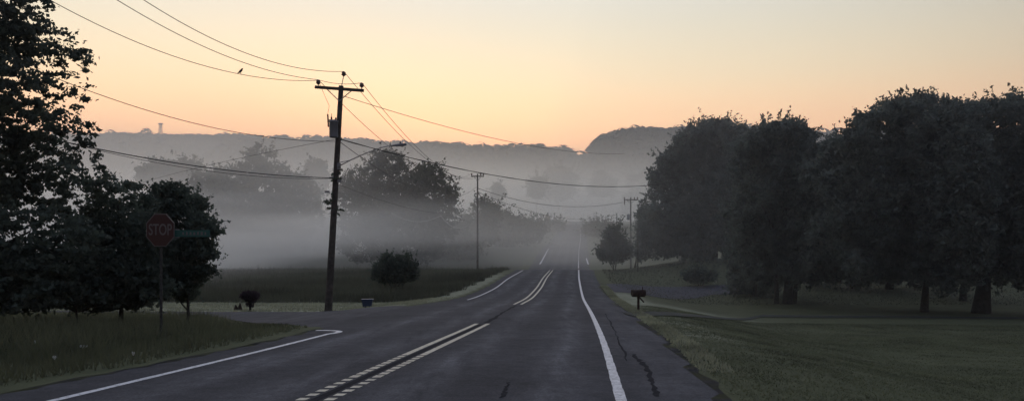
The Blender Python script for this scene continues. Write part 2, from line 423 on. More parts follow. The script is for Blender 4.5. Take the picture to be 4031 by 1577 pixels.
# side road
v, f = [], []
N = 30
for i in range(N+1):
    x = -3.6-(i/N)**1.3*56
    lo, hi = float(side_lo(x))+.08*math.sin(x*3), float(side_hi(x))+.06*math.sin(x*2.3)
    for k in range(9):
        y = lo+(hi-lo)*k/8
        v.append((x, y, (Hs(x, y) if x < float(f_lp(y))-.3 else float(Rz(y))-.020)+.012))
for i in range(N):
    for k in range(8): f.append((i*9+k, i*9+k+1, (i+1)*9+k+1, (i+1)*9+k))
sr = struct(mesh_obj('side_road', v, f, am, smooth=True))
a = sr.data.attributes.new('wear', 'FLOAT', 'POINT'); a.data.foreach_set('value', np.full(len(v), .3, np.float32))

def stripe(fn, y0, y1, w, off=0.0, step=.25, wob=0):
    r = []
    y = y0
    while y <= y1+1e-6:
        x = float(fn(y))+off; s = (float(fn(y+.3))-float(fn(y-.3)))/.6
        ww = w*math.sqrt(1+s*s)*(1+wob*math.sin(y*7.3)*math.sin(y*2.9))
        r.append([(x-ww/2, y), (x+ww/2, y)]); y += step*(1 if y < 60 else 3)
    return r
def markings(name, strips, m):
    v, f = [], []
    for rows in strips:
        b0 = len(v)
        for r in rows:
            for x, y in r: v.append((x, y, float(Rz(y))+.005))
        for i in range(len(rows)-1): f.append((b0+2*i, b0+2*i+1, b0+2*i+3, b0+2*i+2))
    return struct(mesh_obj(name, v, f, m))
dE = solve(1297, 1311)
markings('right_edge_line', [stripe(f_rl, -5, 96, .135, wob=.12), stripe(f_rl, 128, 560, .12)], M['paint_w'])
markings('left_edge_line', [stripe(f_ll, 2, dE, .125, wob=.1), stripe(f_ll, solve(1838, 1179), 92, .11)], M['paint_w'])
d1 = solve(1905, 1272); d2 = solve(2037, 1197)
dash = []
sl = (float(f_cl(12))-float(f_cl(11)))
for off in (-.17, .17):
    y = 3.0
    while y < 14.5:
        dash.append(stripe(f_cl, y, y+.19+.006*(y-3), .125, off, step=.06)); y += .34
    dash.append(stripe(f_cl, y, d1, .125, off))
    dash.append(stripe(f_cl, d2, 93, .12, off))
markings('centre_lines', dash, M['paint_y'])
# short fresh strokes of paint on the rise beyond the dip
def far_stroke(x0, y0, x1, y1, d0, d1, w): 
    a0, a1 = (x0-CX)*d0/F, (x1-CX)*d1/F
    return [[(a0+(a1-a0)*k/12-w/2, d0+(d1-d0)*k/12), (a0+(a1-a0)*k/12+w/2, d0+(d1-d0)*k/12)] for k in range(13)]
markings('far_line', [far_stroke(2125, 0, 2159, 0, 138, 178, .26), far_stroke(2316, 0, 2308, 0, 138, 152, .26)], M['paint_w'])
# hooked end of the left line at the junction
x0 = float(f_ll(dE))
hk = []
for k in range(13):
    t_ = k/12; p0, p1, p2 = Vector((x0-.02, dE-.25)), Vector((x0+.42, dE+.95)), Vector((x0-.62, dE+.98))
    q_ = p0*(1-t_)**2+p1*2*t_*(1-t_)+p2*t_**2; hk.append((q_.x, q_.y))
v, f = [], []
for i, (x, y) in enumerate(hk):
    d = Vector((hk[min(i+1, 12)][0]-hk[max(i-1, 0)][0], hk[min(i+1, 12)][1]-hk[max(i-1, 0)][1])).normalized(); nn = Vector((-d.y, d.x))*.08
    v += [(x-nn.x, y-nn.y, float(Rz(y))+.0055), (x+nn.x, y+nn.y, float(Rz(y))+.0055)]
f = [(2*i, 2*i+1, 2*i+3, 2*i+2) for i in range(12)]
struct(mesh_obj('line_end', v, f, M['paint_w']))
# tar seams and cracks
def seam(pts, w):
    r = []
    for i in range(len(pts)-1):
        (xa, ya), (xb, yb) = pts[i], pts[i+1]
        nn = 14
        for k in range(nn):
            t = k/nn; r.append((xa+(xb-xa)*t+rnd.uniform(-.03, .03), ya+(yb-ya)*t))
    rows = []
    for x, y in r:
        ww = w*rnd.uniform(.4, 1.3); rows.append([(x-ww, y), (x+ww, y)])
    return rows
def P(px, py): d = solve(px, py); return ((px-CX)*d/F, d)
markings('tar_seams', [seam([P(2590, 1560), P(2555, 1460), P(2490, 1390)], .045), seam([P(1975, 1565), P(2000, 1500)], .03),
         seam([P(1915, 1270), P(1970, 1235), P(2035, 1199)], .08), seam([P(2470, 1420), P(2420, 1300), P(2380, 1230)], .018), [[(float(f_cl(y))-.06, y), (float(f_cl(y))+.06, y)] for y in np.arange(3, d1, .4)]], M['tar'])
# driveways and gully on the right
def drape(name, px_pts, m, lift=.02, sub=14):
    """a ribbon between two rows of ground points"""
    A = [G(*p) for p in px_pts[0]]; Bp = [G(*p) for p in px_pts[1]]
    v, f = [], []; K = 7; cols = []
    for i in range(len(A)-1):
        for s in range(sub):
            t = s/sub
            cols.append(((A[i][0]*(1-t)+A[i+1][0]*t, A[i][1]*(1-t)+A[i+1][1]*t), (Bp[i][0]*(1-t)+Bp[i+1][0]*t, Bp[i][1]*(1-t)+Bp[i+1][1]*t)))
    cols.append((A[-1], Bp[-1]))
    for (xa, ya), (xb, yb) in cols:
        for k in range(K):
            t = k/(K-1); x, y = xa*(1-t)+xb*t, ya*(1-t)+yb*t; v.append((x, y, Hs(x, y)+lift))
    for i in range(len(cols)-1):
        for k in range(K-1): f.append((i*K+k, i*K+k+1, (i+1)*K+k+1, (i+1)*K+k))
    return struct(mesh_obj(name, v, f, m, smooth=True))
M['gravel'] = new_mat('gravel_drive', (.040, .044, .038), scale=5, amt=.4)
M['gravel2'] = new_mat('asphalt_drive', (.055, .055, .070), scale=5, amt=.3)
M['ditch'] = new_mat('ditch_soil', (.026, .030, .022), scale=3, amt=.4)
drape('driveway', [[(2500, 1248), (2700, 1248), (3000, 1248), (3500, 1250), (4200, 1256)], [(2450, 1232), (2700, 1236), (3000, 1239), (3500, 1243), (4200, 1248)]], M['gravel'], .03)
drape('far_driveway', [[(2420, 1150), (2600, 1172), (2800, 1160), (2990, 1155)], [(2385, 1118), (2600, 1128), (2800, 1122), (2990, 1118)]], M['gravel2'], .03)

# ------------------------------------------------------------ grass
def blades(name, XY, h, w, m, lean=.35, zoff=0.0):
    n = len(XY); x, y = XY[:, 0], XY[:, 1]; z = H(x, y)+zoff-.01
    a = RS.uniform(0, math.pi, n); hh = h*RS.uniform(.55, 1.25, n)*np.where((x < -3) & (y < 36), np.maximum(.3+.7*sm(0, 5, side_lo(x)-y), sm(-9, -13, x)), 1.0); ww = w*RS.uniform(.7, 1.3, n)
    lx, ly = RS.normal(0, lean, n)*hh, RS.normal(0, lean, n)*hh
    dx, dy = np.cos(a)*ww/2, np.sin(a)*ww/2
    V = np.zeros((n, 3, 3)); V[:, 0] = np.stack([x-dx, y-dy, z], -1); V[:, 1] = np.stack([x+dx, y+dy, z], -1)
    V[:, 2] = np.stack([x+lx, y+ly, z+hh], -1)
    return stuff(quads_obj(name, V, m, k=3))
def scatter(n, xr, yr, keep):
    pts = []
    tot = 0
    while tot < n:
        x = RS.uniform(*xr, n*2); y = RS.uniform(*yr, n*2)
        k = keep(x, y); p = np.stack([x[k], y[k]], -1); pts.append(p); tot += len(p)
        if len(p) == 0: break
    return np.concatenate(pts)[:n]
def on_side_road(x, y): return (x < -3) & (y > side_lo(x)-.1) & (y < side_hi(x)+.1)
# weeds of the left verge
blades('verge_grass', scatter(70000, (-26, -1), (5, 34), lambda x, y: (x < f_lp(y)-.15-.25*np.abs(np.sin(x*3))) & ~on_side_road(x, y) & (y < side_hi(x))), .28, .022, M['grass_blade'])
blades('tall_weeds', scatter(22000, (-24, -4), (10, 24), lambda x, y: (y < side_lo(x)-4) & (x < f_lp(y)-2.0) & ~on_side_road(x, y) & (fbm(x, y, .9, 9) > -.1)), .55, .03, M['grass_blade'])
# hay field beyond the side road
blades('field_grass', scatter(95000, (-70, 0), (46.3, 100), lambda x, y: (x < f_lp(y)-1.6-.6*np.sin(y)) & (x > -.62*y-3)), .50, .05, M['field_blade'])
blades('seed_stalks', scatter(7000, (-70, 0), (47, 98), lambda x, y: (x < f_lp(y)-2.5) & (x > -.62*y-3) & (fbm(x, y, .35, 4) > -.15)), .85, .045, M['field_blade'], lean=.2)
# mown pale verge
blades('mown_grass', scatter(18000, (-34, -3), (35, 46.5), lambda x, y: (x < f_lp(y)-.3) & (y > side_hi(x)+.15)), .09, .05, M['dry_blade'])
blades('lawn_grass', scatter(150000, (0, 30), (7, 36), lambda x, y: (x > f_rp(y)+.1) & (x < .70*y) & (RS.uniform(size=len(x)) < .45+.5*fbm(x, y, 1.1, 21)+.35*fbm(x, y, 4.0, 22))), .04, .022, M['lawn_blade'], lean=1.3)
blades('roadside_grass', scatter(6000, (0, 12), (12, 60), lambda x, y: (x > f_rp(y)-.02) & (x < f_rp(y)+.5)), .085, .05, M['dry_blade'])
blades('rough_grass', scatter(26000, (8, 60), (52, 96), lambda x, y: (x > f_rp(y)+1) & (x < .66*y)), .12, .06, M['field_blade'], lean=.9)

# ------------------------------------------------------------ trees
def unit(n):
    v = RS.normal(size=(n, 3)); return v/np.linalg.norm(v, axis=1)[:, None]
def leaves_in(lobes, n, size, clump=.9, per=28, shell=.55, squash=.7, flat=.0):
    """clumps of leaves through a set of ellipsoids -> (n,4,3) quads"""
    vol = np.array([l[3]*l[4]*l[5] for l in lobes])**(.85); vol = vol/vol.sum()
    nc = max(1, n//per); pick = RS.choice(len(lobes), nc, p=vol)
    L = np.array(lobes)[pick]
    r = np.where(RS.uniform(size=nc) < shell, RS.uniform(.78, 1.04, nc), RS.uniform(0, 1, nc)**(1/2.2))
    c = L[:, :3]+unit(nc)*r[:, None]*L[:, 3:6]
    cs = clump*RS.uniform(.5, 1.3, nc)
    k = np.repeat(np.arange(nc), per)
    p = c[k]+RS.normal(0, .45, (len(k), 3))*cs[k][:, None]*np.array([1, 1, squash])
    nn = len(k); s = size*RS.uniform(.5, 1.35, nn)
    a = unit(nn); a[:, 2] *= (1-flat); a /= np.linalg.norm(a, axis=1)[:, None]
    h = unit(nn); bb = np.cross(a, h); bb /= np.linalg.norm(bb, axis=1)[:, None]+1e-9
    a = a*s[:, None]*.62; bb = bb*s[:, None]*.34
    return np.stack([p-a, p-.15*a+bb, p+a, p-.15*a-bb], 1)
def sprays_on(lobes, n, length, size, per=15, up=.35, out=None):
    L = np.array(lobes); w = (L[:, 3]*L[:, 5]); pick = RS.choice(len(L), n, p=w/w.sum()); L = L[pick]
    dirs = unit(n); dirs[:, 2] = dirs[:, 2]*.8+up; dirs /= np.linalg.norm(dirs, axis=1)[:, None]
    s0 = L[:, :3]+dirs*L[:, 3:6]*.92
    d2 = dirs+unit(n)*.45+np.array([0, 0, up*.6]); d2 /= np.linalg.norm(d2, axis=1)[:, None]
    ln = length*RS.uniform(.35, 1.3, n); k = np.repeat(np.arange(n), per)
    t = RS.uniform(0, 1, len(k)); p = s0[k]+d2[k]*(ln[k]*t)[:, None]+RS.normal(0, 1, (len(k), 3))*(length*.11*(1.15-t))[:, None]
    s = size*RS.uniform(.5, 1.2, len(k)); a = unit(len(k))+d2[k]*.6; a /= np.linalg.norm(a, axis=1)[:, None]
    b = np.cross(a, unit(len(k))); b /= np.linalg.norm(b, axis=1)[:, None]+1e-9
    a = a*s[:, None]*.62; b = b*s[:, None]*.3
    return np.stack([p-a, p-.15*a+b, p+a, p-.15*a-b], 1)
def trunk_mb(h, r0, lobes, nlimb=7, lean=(0, 0), seg=9, top=.75):
    mb = MB(); pts = []; rad = []
    for i in range(7):
        t = i/6; pts.append((lean[0]*t+.06*h*.2*math.sin(t*5+r0*9), lean[1]*t, h*top*t)); rad.append(r0*(1.25 if i == 0 else 1)*(1-.72*t))
    mb.tube(pts, rad, seg)
    Ls = sorted(lobes, key=lambda l: -l[3]*l[4]*l[5])[:nlimb]
    for l in Ls:
        t = min(.85, max(.25, (l[2]*.55)/(h*top))); i = int(t*6); s = Vector(pts[min(i, 6)]); e = Vector(l[:3])+Vector((0, 0, l[5]*.3))
        m1 = s.lerp(e, .35)+Vector((0, 0, -.03*h)); m2 = s.lerp(e, .7)
        rr = rad[min(i, 6)]*.6
        mb.tube([s, m1, m2, e], [rr, rr*.7, rr*.45, rr*.15], 6)
    return mb
def make_tree(name, label, cat, base, h, r0, lobes, n, size, m, clump=.9, per=28, group=None, shell=.55, trunks=None, part='crown', flat=0, top=.75, squash=.7):
    root = thing(name, label, cat, base, group)
    quads_obj(part, np.concatenate([leaves_in(lobes, n, size, clump, per, shell, flat=flat, squash=squash), sprays_on(lobes, n//95, clump*2.3, size*.85)]), m, root)
    if trunks is None: trunk_mb(h, r0, lobes, top=top).build('trunk', M['bark'], root, True)
    else:
        for (dx, dy, rr, lx) in trunks:
            mb = MB(); pts = [(dx+lx*t+.1*math.sin(4*t+dx), dy, -.1+h*.6*t) for t in (0, .2, .45, .75, 1)]
            mb.tube(pts, [rr*1.5, rr*1.05, rr*.9, rr*.65, rr*.4], 10)
            for k in range(4):
                e = Vector(pts[2])+Vector((rnd.uniform(-1, 1)*h*.25, rnd.uniform(-1, 1)*h*.2, h*.3)); s = Vector(pts[2+k % 2])
                mb.tube([s, s.lerp(e, .5)+Vector((0, 0, -.1)), e], [rr*.5, rr*.3, rr*.1], 6)
            mb.build('trunk', M['bark'], root, True)
    return root
def px_lobes(items, d, base, depth=1.0):
    """items: (px, py, rx_px, ry_px, doff) -> ellipsoids in the tree's own frame"""
    out = []
    for it in items:
        px, py, rx, ry = it[:4]; off = it[4] if len(it) > 4 else rnd.uniform(-.5, .5)*depth
        p = W(px, py, d+off)-Vector(base); s = d/F
        out.append((p.x, p.y, p.z, rx*s, max(.5, (rx+ry)*.5*s*.9), ry*s))
    return out

# --- near left tree
d = 23.0; bx, by = -16.6, d; base = Vector((bx, by, Hs(bx, by)))
items = [(110, 60, 110, 120), (10, 120, 150, 180), (180, 190, 110, 90), (300, 225, 60, 36), (60, 330, 140, 110), (215, 330, 90, 60), (310, 265, 45, 25),
         (290, 400, 70, 38), (60, 480, 160, 100), (215, 480, 100, 55), (330, 505, 60, 22), (120, 620, 180, 110), (295, 610, 80, 70), (60, 780, 220, 130), (250, 760, 130, 110),
         (-120, 300, 200, 330), (-200, 700, 250, 300), (40, -140, 170, 130), (-100, -150, 220, 160), (120, 950, 260, 130), (60, 1120, 240, 110), (-150, 1050, 200, 180), (300, 940, 120, 90)]
make_tree('leafy_tree', 'tall dark leafy tree at the far left edge, sky showing through its leaves', 'tree', base, 13.5, .26,
          px_lobes([(a_, b_, c_*(.93 if b_ < 560 else 1), d_*(.93 if b_ < 560 else 1)) for a_, b_, c_, d_ in items], d, base, 3.0), 46000, .14, M['leaf_near'], clump=.23, per=22, shell=.6, squash=.45)
# --- small trees at its foot
d = 25.0; bx = (470-CX)*d/F; base = Vector((bx, d, Hs(bx, d)))
items = [(415, 680, 35, 40), (425, 740, 60, 45), (400, 830, 90, 80), (520, 735, 42, 32), (540, 800, 70, 55), (470, 900, 130, 90), (380, 960, 130, 110), (560, 930, 100, 120), (450, 1080, 170, 110), (600, 1080, 100, 110), (400, 1170, 200, 60)]
make_tree('sapling', 'young tree with a pointed top right of the tall dark tree, behind the stop sign', 'tree', base, 5.4, .07,
          px_lobes([(a_, b_, c_*(.75 if b_ < 1000 else 1), d_*.85) for a_, b_, c_, d_ in items], d, base, 1.5), 19000, .13, M['leaf_bush'], clump=.25, per=18, squash=.5)
d = 26.5; bx = (735-CX)*d/F; base = Vector((bx, d, Hs(bx, d)))
items = [(640, 745, 40, 28), (690, 760, 60, 50), (620, 800, 55, 50), (760, 810, 60, 48), (700, 850, 110, 75), (800, 880, 60, 42), (835, 905, 34, 22), (770, 960, 80, 70), (815, 1000, 40, 22), (690, 980, 110, 90), (810, 1060, 45, 20), (740, 1070, 95, 75), (660, 1110, 100, 80), (730, 1150, 60, 40)]
make_tree('small_tree', 'small spreading tree whose branches reach right toward the fog behind the stop sign', 'tree', base, 4.2, .055,
          px_lobes([(a_, b_, c_*.78, d_*.8) for a_, b_, c_, d_ in items], d, base, 1.2), 19000, .13, M['leaf_bush'], clump=.24, per=18, squash=.5)
d = 24; bx = (300-CX)*d/F; base = Vector((bx, d, Hs(bx, d)))
items = [(250, 1080, 150, 100), (420, 1100, 140, 90), (100, 1120, 170, 100), (560, 1140, 110, 60), (0, 1090, 160, 120)]
make_tree('undergrowth_shrub', 'dark thick shrub filling the space under the tall left tree', 'shrub', base, 1.6, .05,
          px_lobes(items, d, base, 1.0), 12000, .17, M['leaf_near'], clump=.35, per=18, part='foliage')

# --- right hand trees
def blobs(outline, n, rr, fill):
    """rough ellipsoids under a skyline given as (px, top_py); fill = bottom py"""
    out = []
    xs = [p[0] for p in outline]; ts = [p[1] for p in outline]
    for k in range(5):                                   # the body of the crown
        x = xs[0]+(xs[-1]-xs[0])*(.14+.18*k); t = np.interp(x, xs, ts); w = (xs[-1]-xs[0])*.17
        out.append((x, (t+fill)/2+rr*.3, w, (fill-t)/2-rr*.35))
    for i in range(n):
        x = xs[0]+(xs[-1]-xs[0])*((i*.618) % 1); t = np.interp(x, xs, ts); r = rr*rnd.uniform(.6, 1.25)
        y = t+r*.85 if i % 3 == 0 else (rnd.uniform(t+r*.8, max(t+r*.9, fill-r*.6)) if i % 3 == 1 else rnd.uniform(.5*t+.5*fill, fill-r*.8))
        out.append((x, y, r, r*rnd.uniform(.75, 1.0)))
    return out
def big(name, label, cx, cpy, d, outline, nb, rr, fill, n, size, trunks, mat='leaf_right', clump=.8, dep=5, h=None, per=24, squash=.8, group=None, cat='tree'):
    x, y = (cx-CX)*d/F, d; base = Vector((x, y, Hs(x, y)))
    lb = px_lobes(blobs(outline, nb, rr, fill), d, base, dep)
    hh = h or (cpy-min(p[1] for p in outline))*d/F
    return make_tree(name, label, cat, base, hh, .3, lb, n, size, M[mat], clump=clump, per=per, trunks=trunks, squash=squash, group=group)
GR = 'big trees on the lawn to the right of the road'
big('shade_tree', 'broad dark tree nearest the road on the right, its crown sweeping down to the ground', 2760, 1035, 88,
    [(2560, 810), (2575, 730), (2602, 650), (2650, 600), (2700, 535), (2750, 490), (2850, 467), (2920, 500), (2960, 560), (3000, 640)], 90, 48, 1025, 80000, .34,
    [(0, 0, .35, .3), (1.5, .6, .28, 1.0)], dep=8, clump=.62, group=GR)
big('shade_tree', 'dark tree with a rounded top and forked trunk, second from the road on the right', 3100, 1200, 53,
    [(2905, 620), (2950, 530), (3000, 490), (3070, 468), (3140, 480), (3190, 540), (3215, 600), (3235, 690)], 75, 40, 1125, 62000, .23,
    [(-.6, .2, .12, -.5), (0, 0, .25, 0), (.45, .2, .12, .6)], dep=5, clump=.38, group=GR)
big('shade_tree', 'tall dark tree with ragged top branches and a slim straight trunk', 3638, 1222, 47,
    [(3190, 650), (3230, 560), (3320, 530), (3400, 450), (3500, 400), (3560, 390), (3640, 365), (3700, 385), (3760, 400), (3800, 420)], 120, 42, 1135, 90000, .21,
    [(0, 0, .17, .1)], dep=6, clump=.34, group=GR)
big('shade_tree', 'massive dark tree with the thickest trunk, at the right edge of the lawn', 3862, 1225, 46,
    [(3700, 440), (3760, 410), (3850, 395), (3950, 382), (4060, 395), (4160, 450), (4230, 560)], 90, 46, 1130, 80000, .21,
    [(0, 0, .37, .3)], dep=6, clump=.36, group=GR)
# trees further back under the crowns
for i, (px, py, d, w, top, lab, fk) in enumerate([
    (2970, 1178, 60, 90, 700, 'dense shrubby tree with leaves to the ground left of the forked trunk', .12),
    (3352, 1165, 66, 170, 560, 'slender tree standing behind the gap between the forked trunk and the slim trunk', .10),
    (3500, 1165, 66, 120, 560, 'tree with a short stout trunk behind and left of the slim straight trunk', .25),
    (3790, 1192, 56, 110, 560, 'tree with a flared trunk just left of the thickest trunk', .18),
    (4020, 1130, 75, 150, 520, 'far lawn tree behind the thickest trunk at the right edge', .25)]):
    fill = 1160 if i == 0 else 1110
    big('lawn_tree', lab, px, py, d, [(px-w, top+120), (px, top), (px+w, top+110)], 30, 45, fill, 16000, .30, [(0, 0, fk, .1)], dep=4, clump=.5, group='trees further back on the lawn')
# dark wood closing the view behind the lawn
woods = []
for i in range(150):
    px = rnd.uniform(3000, 4700); d = rnd.uniform(105, 150); t = rnd.uniform(640, 900)
    r = rnd.uniform(60, 110); p = W(px, rnd.uniform(t+r, 1040), d); woods.append((p.x, p.y, p.z, r*d/F, r*d/F, r*d/F))
bw = quads_obj('background_wood', leaves_in(woods, 50000, .8, 1.6, 24, .5), M['leaf_right']); stuff(bw)
bw['label'] = 'dark wood behind the lawn trees'

# shrubs
def shrub(name, label, px, py, d, items, n, size, mat='leaf_bush', clump=.35, dep=1.0, cat='shrub', group=None, per=18):
    x = (px-CX)*d/F; base = Vector((x, d, Hs(x, d))); lb = px_lobes(items, d, base, dep)
    root = thing(name, label, cat, base, group)
    quads_obj('foliage', np.concatenate([leaves_in(lb, n, size, clump, per, .6, squash=.8), sprays_on(lb, n//60, clump*2.8, size*.85)]), M[mat], root)
    mb = MB()
    for l in lb[:6]:
        mb.tube([(rnd.uniform(-.15, .15), rnd.uniform(-.1, .1), -.05), (l[0]*.5, l[1]*.5, l[2]*.55), (l[0], l[1], l[2])], [.04, .03, .012], 6)
    mb.build('stem', M['bark'], root, True)
    return root
d = 58
shrub('round_bush', 'round dark bush alone in the hay field right of the main utility pole', 1555, 1110, d,
      [(1555, 1068, 72, 40), (1492, 1062, 26, 30), (1618, 1058, 24, 30), (1525, 1028, 28, 24), (1588, 1035, 30, 26), (1550, 1090, 92, 22), (1606, 1008, 9, 20), (1520, 1006, 9, 13), (1562, 1012, 10, 12), (1635, 1035, 9, 14)], 9000, .16, clump=.22)
shrub('roadside_bush', 'dark pointed bush on the right verge left of the crossarm pole', 2420, 1025, 92,
      [(2415, 925, 32, 34), (2420, 965, 48, 36), (2395, 1000, 40, 26), (2440, 990, 44, 36), (2415, 900, 14, 14), (2370, 1000, 16, 14)], 7000, .3, clump=.5, dep=1.5)
shrub('lawn_bush', 'low wide dark bush on the grass left of the lawn trees', 2755, 1108, 68,
      [(2755, 1085, 60, 22), (2720, 1080, 24, 20), (2795, 1085, 26, 18)], 3500, .22, clump=.35, dep=.8)
shrub('roadside_shrub', 'small shrub at the foot of the broad dark tree beside the right hand pole', 2500, 1030, 96,
      [(2525, 930, 22, 60), (2525, 870, 14, 50), (2535, 810, 12, 30), (2540, 980, 28, 40), (2515, 995, 18, 30)], 5000, .25, mat='leaf_right', clump=.32, dep=1.5)

# --- trees standing in the fog on the left
def fogtree(label, px, d, items, n, size=.7, clump=1.4, group='trees standing in the valley fog', h=14, name='fog_tree', shell=.5):
    x = (px-CX)*d/F; base = Vector((x, d, Hs(x, d)-.3)); lb = px_lobes(items, d, base, 4)
    return make_tree('maple_tree', label, 'tree', base, h, .35, lb, n, size, M['leaf_fog'], clump=clump, per=24, group=group, shell=shell)
fogtree('large spreading tree in the fog directly right of the main pole, with a notched top', 1560, 130,
    [(1520, 640, 62, 55), (1485, 690, 60, 60), (1690, 690, 60, 52), (1740, 720, 40, 40), (1600, 720, 90, 70), (1420, 720, 70, 60), (1380, 770, 55, 60), (1540, 800, 130, 80), (1700, 800, 90, 70), (1770, 770, 42, 50), (1780, 830, 30, 40), (1450, 860, 110, 80), (1620, 880, 130, 80), (1730, 900, 70, 50), (1450, 960, 120, 70), (1620, 980, 120, 60)], 46000, .42, .8, h=15)
fogtree('big pale tree in the fog left of the main pole with a hanging right edge', 1080, 160,
    [(1030, 620, 52, 50), (1000, 680, 70, 50), (1080, 700, 80, 50), (1170, 740, 70, 60), (1230, 800, 42, 60), (1255, 850, 20, 40), (900, 720, 110, 60), (820, 720, 70, 50), (780, 790, 60, 90), (950, 820, 140, 90), (1100, 820, 120, 80), (850, 900, 130, 80), (1050, 920, 140, 80), (1180, 880, 60, 80), (900, 1000, 160, 60), (1120, 1000, 130, 60)], 46000, .6, 1.0, h=18)
GF = 'pale trees deeper in the fog'
fogtree('pale group of crowns far in the fog at the foot of the left hill', 680, 330, [(640, 655, 60, 28), (720, 660, 50, 30), (600, 690, 60, 40), (760, 650, 30, 22), (690, 720, 110, 50)], 9000, 1.4, 2.6, GF, 22)
fogtree('small faint tree in the fog just left of the main pole', 1245, 300, [(1245, 660, 34, 30), (1225, 695, 30, 30), (1265, 700, 26, 34), (1245, 740, 40, 30)], 5000, 1.1, 1.8, GF, 20)
fogtree('faint broad tree far above the right half of the road in the mist', 2195, 640, [(2195, 690, 48, 32), (2165, 700, 26, 26), (2235, 705, 36, 26), (2200, 745, 60, 40)], 6000, 2.2, 4, GF, 35)
fogtree('faint small tree left of the broad misty tree above the road', 2113, 560, [(2113, 725, 30, 26), (2110, 755, 28, 22)], 4000, 1.7, 3, GF, 25)
fogtree('faint pointed tree in the mist below the right hill', 2370, 640, [(2368, 690, 14, 22), (2375, 720, 42, 24), (2370, 745, 50, 24)], 5000, 2.0, 3, GF, 25)
fogtree('misty rounded trees at the edge of the broad dark right tree', 2525, 620, [(2505, 706, 26, 18), (2540, 700, 34, 24), (2525, 735, 50, 28), (2520, 775, 66, 34), (2530, 820, 80, 40)], 9000, 1.7, 2.6, GF, 25)
fogtree('tiny faint square-topped tree in the mist right of the distant left pole', 1958, 520, [(1958, 745, 17, 20), (1960, 770, 20, 16)], 3000, 1.6, 2.2, GF, 20)
# scrub along the left side of the far road
GS = 'scrub beside the far road'
for px, d, items, lab in [
    (1900, 165, [(1905, 815, 38, 28), (1930, 845, 40, 40), (1860, 880, 50, 40), (1900, 920, 60, 50), (1840, 940, 60, 50)], 'tall scrub around the foot of the distant left pole'),
    (1990, 185, [(1975, 865, 40, 30), (2020, 885, 40, 30), (1990, 930, 60, 45)], 'misty scrub between the distant left pole and the far road'),
    (1780, 150, [(1790, 930, 60, 50), (1740, 960, 60, 50), (1830, 980, 60, 36)], 'low foggy scrub below the large notched tree'),
    (2075, 190, [(2060, 895, 36, 22), (2110, 900, 34, 20), (2080, 925, 50, 24)], 'farther scrub at the left edge of the rising road'),
    (2160, 290, [(2150, 893, 34, 18), (2190, 890, 24, 14)], 'last scrub near the top of the rising road on its left'),
    (2340, 240, [(2330, 905, 26, 16), (2370, 905, 30, 20)], 'scrub on the right of the rising road')]:
    shrub('roadside_scrub', lab, px, 1000, d, items, 7000, .4+d*.0012, mat='leaf_fog', clump=.8+d*.002, dep=5, group=GS)

# forest on the hills
def forest(name, r, n, lo, label, seed, big=0.0):
    rs = np.random.RandomState(seed)
    x = rs.uniform(r['xs'][0], r['xs'][-1], n*3); y = r['y']+rs.uniform(-lo, 45, n*3)
    z = ridge_z(r, x, y)-8; zb = H(x, y); k = (z > 14) & (z >= zb-.5); x, y, z = x[k][:n], y[k][:n], z[k][:n]
    m = len(x); rad = rs.uniform(4.5, 9.5, m)*(.8+.35*fbm(x, y, .03, seed)); rad = np.where(rs.uniform(size=m) < big, rad*rs.uniform(1.4, 2.1, m), rad); per = 30
    kk = np.repeat(np.arange(m), per)
    u = rs.normal(size=(len(kk), 3)); u /= np.linalg.norm(u, axis=1)[:, None]; u[:, 2] = np.abs(u[:, 2])*.95
    p = np.stack([x, y, z+rad*.3], -1)[kk]+u*rad[kk][:, None]*np.array([1, 1, 1.15])
    s = rad[kk]*rs.uniform(.18, .42, len(kk))
    t1 = np.cross(u, rs.normal(size=u.shape)); t1 /= np.linalg.norm(t1, axis=1)[:, None]; t2 = np.cross(u, t1)
    V = np.stack([p-t1*s[:, None], p+t2*s[:, None]*.8, p+t1*s[:, None], p-t2*s[:, None]*.8], 1)
    o = stuff(quads_obj(name, V, M['leaf_far'])); o['label'] = label
    return o
forest('hill_forest', RIDGES[0], 5200, 330, 'hazy forest covering the left hill', 1, .02)
forest('hill_forest', RIDGES[1], 5200, 300, 'bumpy hazy treeline of the middle ridge', 2, .28)
forest('hill_forest', RIDGES[2], 6500, 260, 'hazy forest on the steep ended right hill', 3, .02)

# ------------------------------------------------------------ main utility pole
GP = 'wooden utility poles along the road'
d = 36.0
base = W(1292, 1225, d); base.z = Hs(base.x, base.y)
topv = W(1343, 338, d)
root = thing('utility_pole', 'leaning wooden utility pole with transformer and street lamp at the side road corner', 'utility pole', base, GP)
def L(px, py, dd=0): return W(px, py, d+dd)-base
ax = (topv-base)
MBp = MB(); pp = [ax*t for t in (-.02, 0, .1, .3, .5, .7, .85, 1)]
MBp.tube(pp, [.18, .175, .165, .15, .138, .126, .116, .108], 14); MBp.build('shaft', M['wood'], root, True)
a0, a1 = L(1245, 346, .25), L(1434, 360, -.35)
dirv = (a1-a0).normalized(); q = dirv.to_track_quat('X', 'Z').to_matrix()
front = Vector((0, -.19, 0))
mb = MB(); mb.box((a0+a1)/2+front, ((a1-a0).length, .10, .13), q); mb.build('crossarm', M['wood'], root)
for s in (-1, 1):
    mb = MB(); mid = (a0+a1)/2+front; mb.tube([mid+dirv*s*.62+Vector((0, -.02, -.05)), mid+Vector((0, .02, -.55))], .022, 6); mb.build('brace', M['metal'], root)
INS = [L(1257, 326, .2)+front, L(1353, 290), L(1427, 338, -.3)+front]
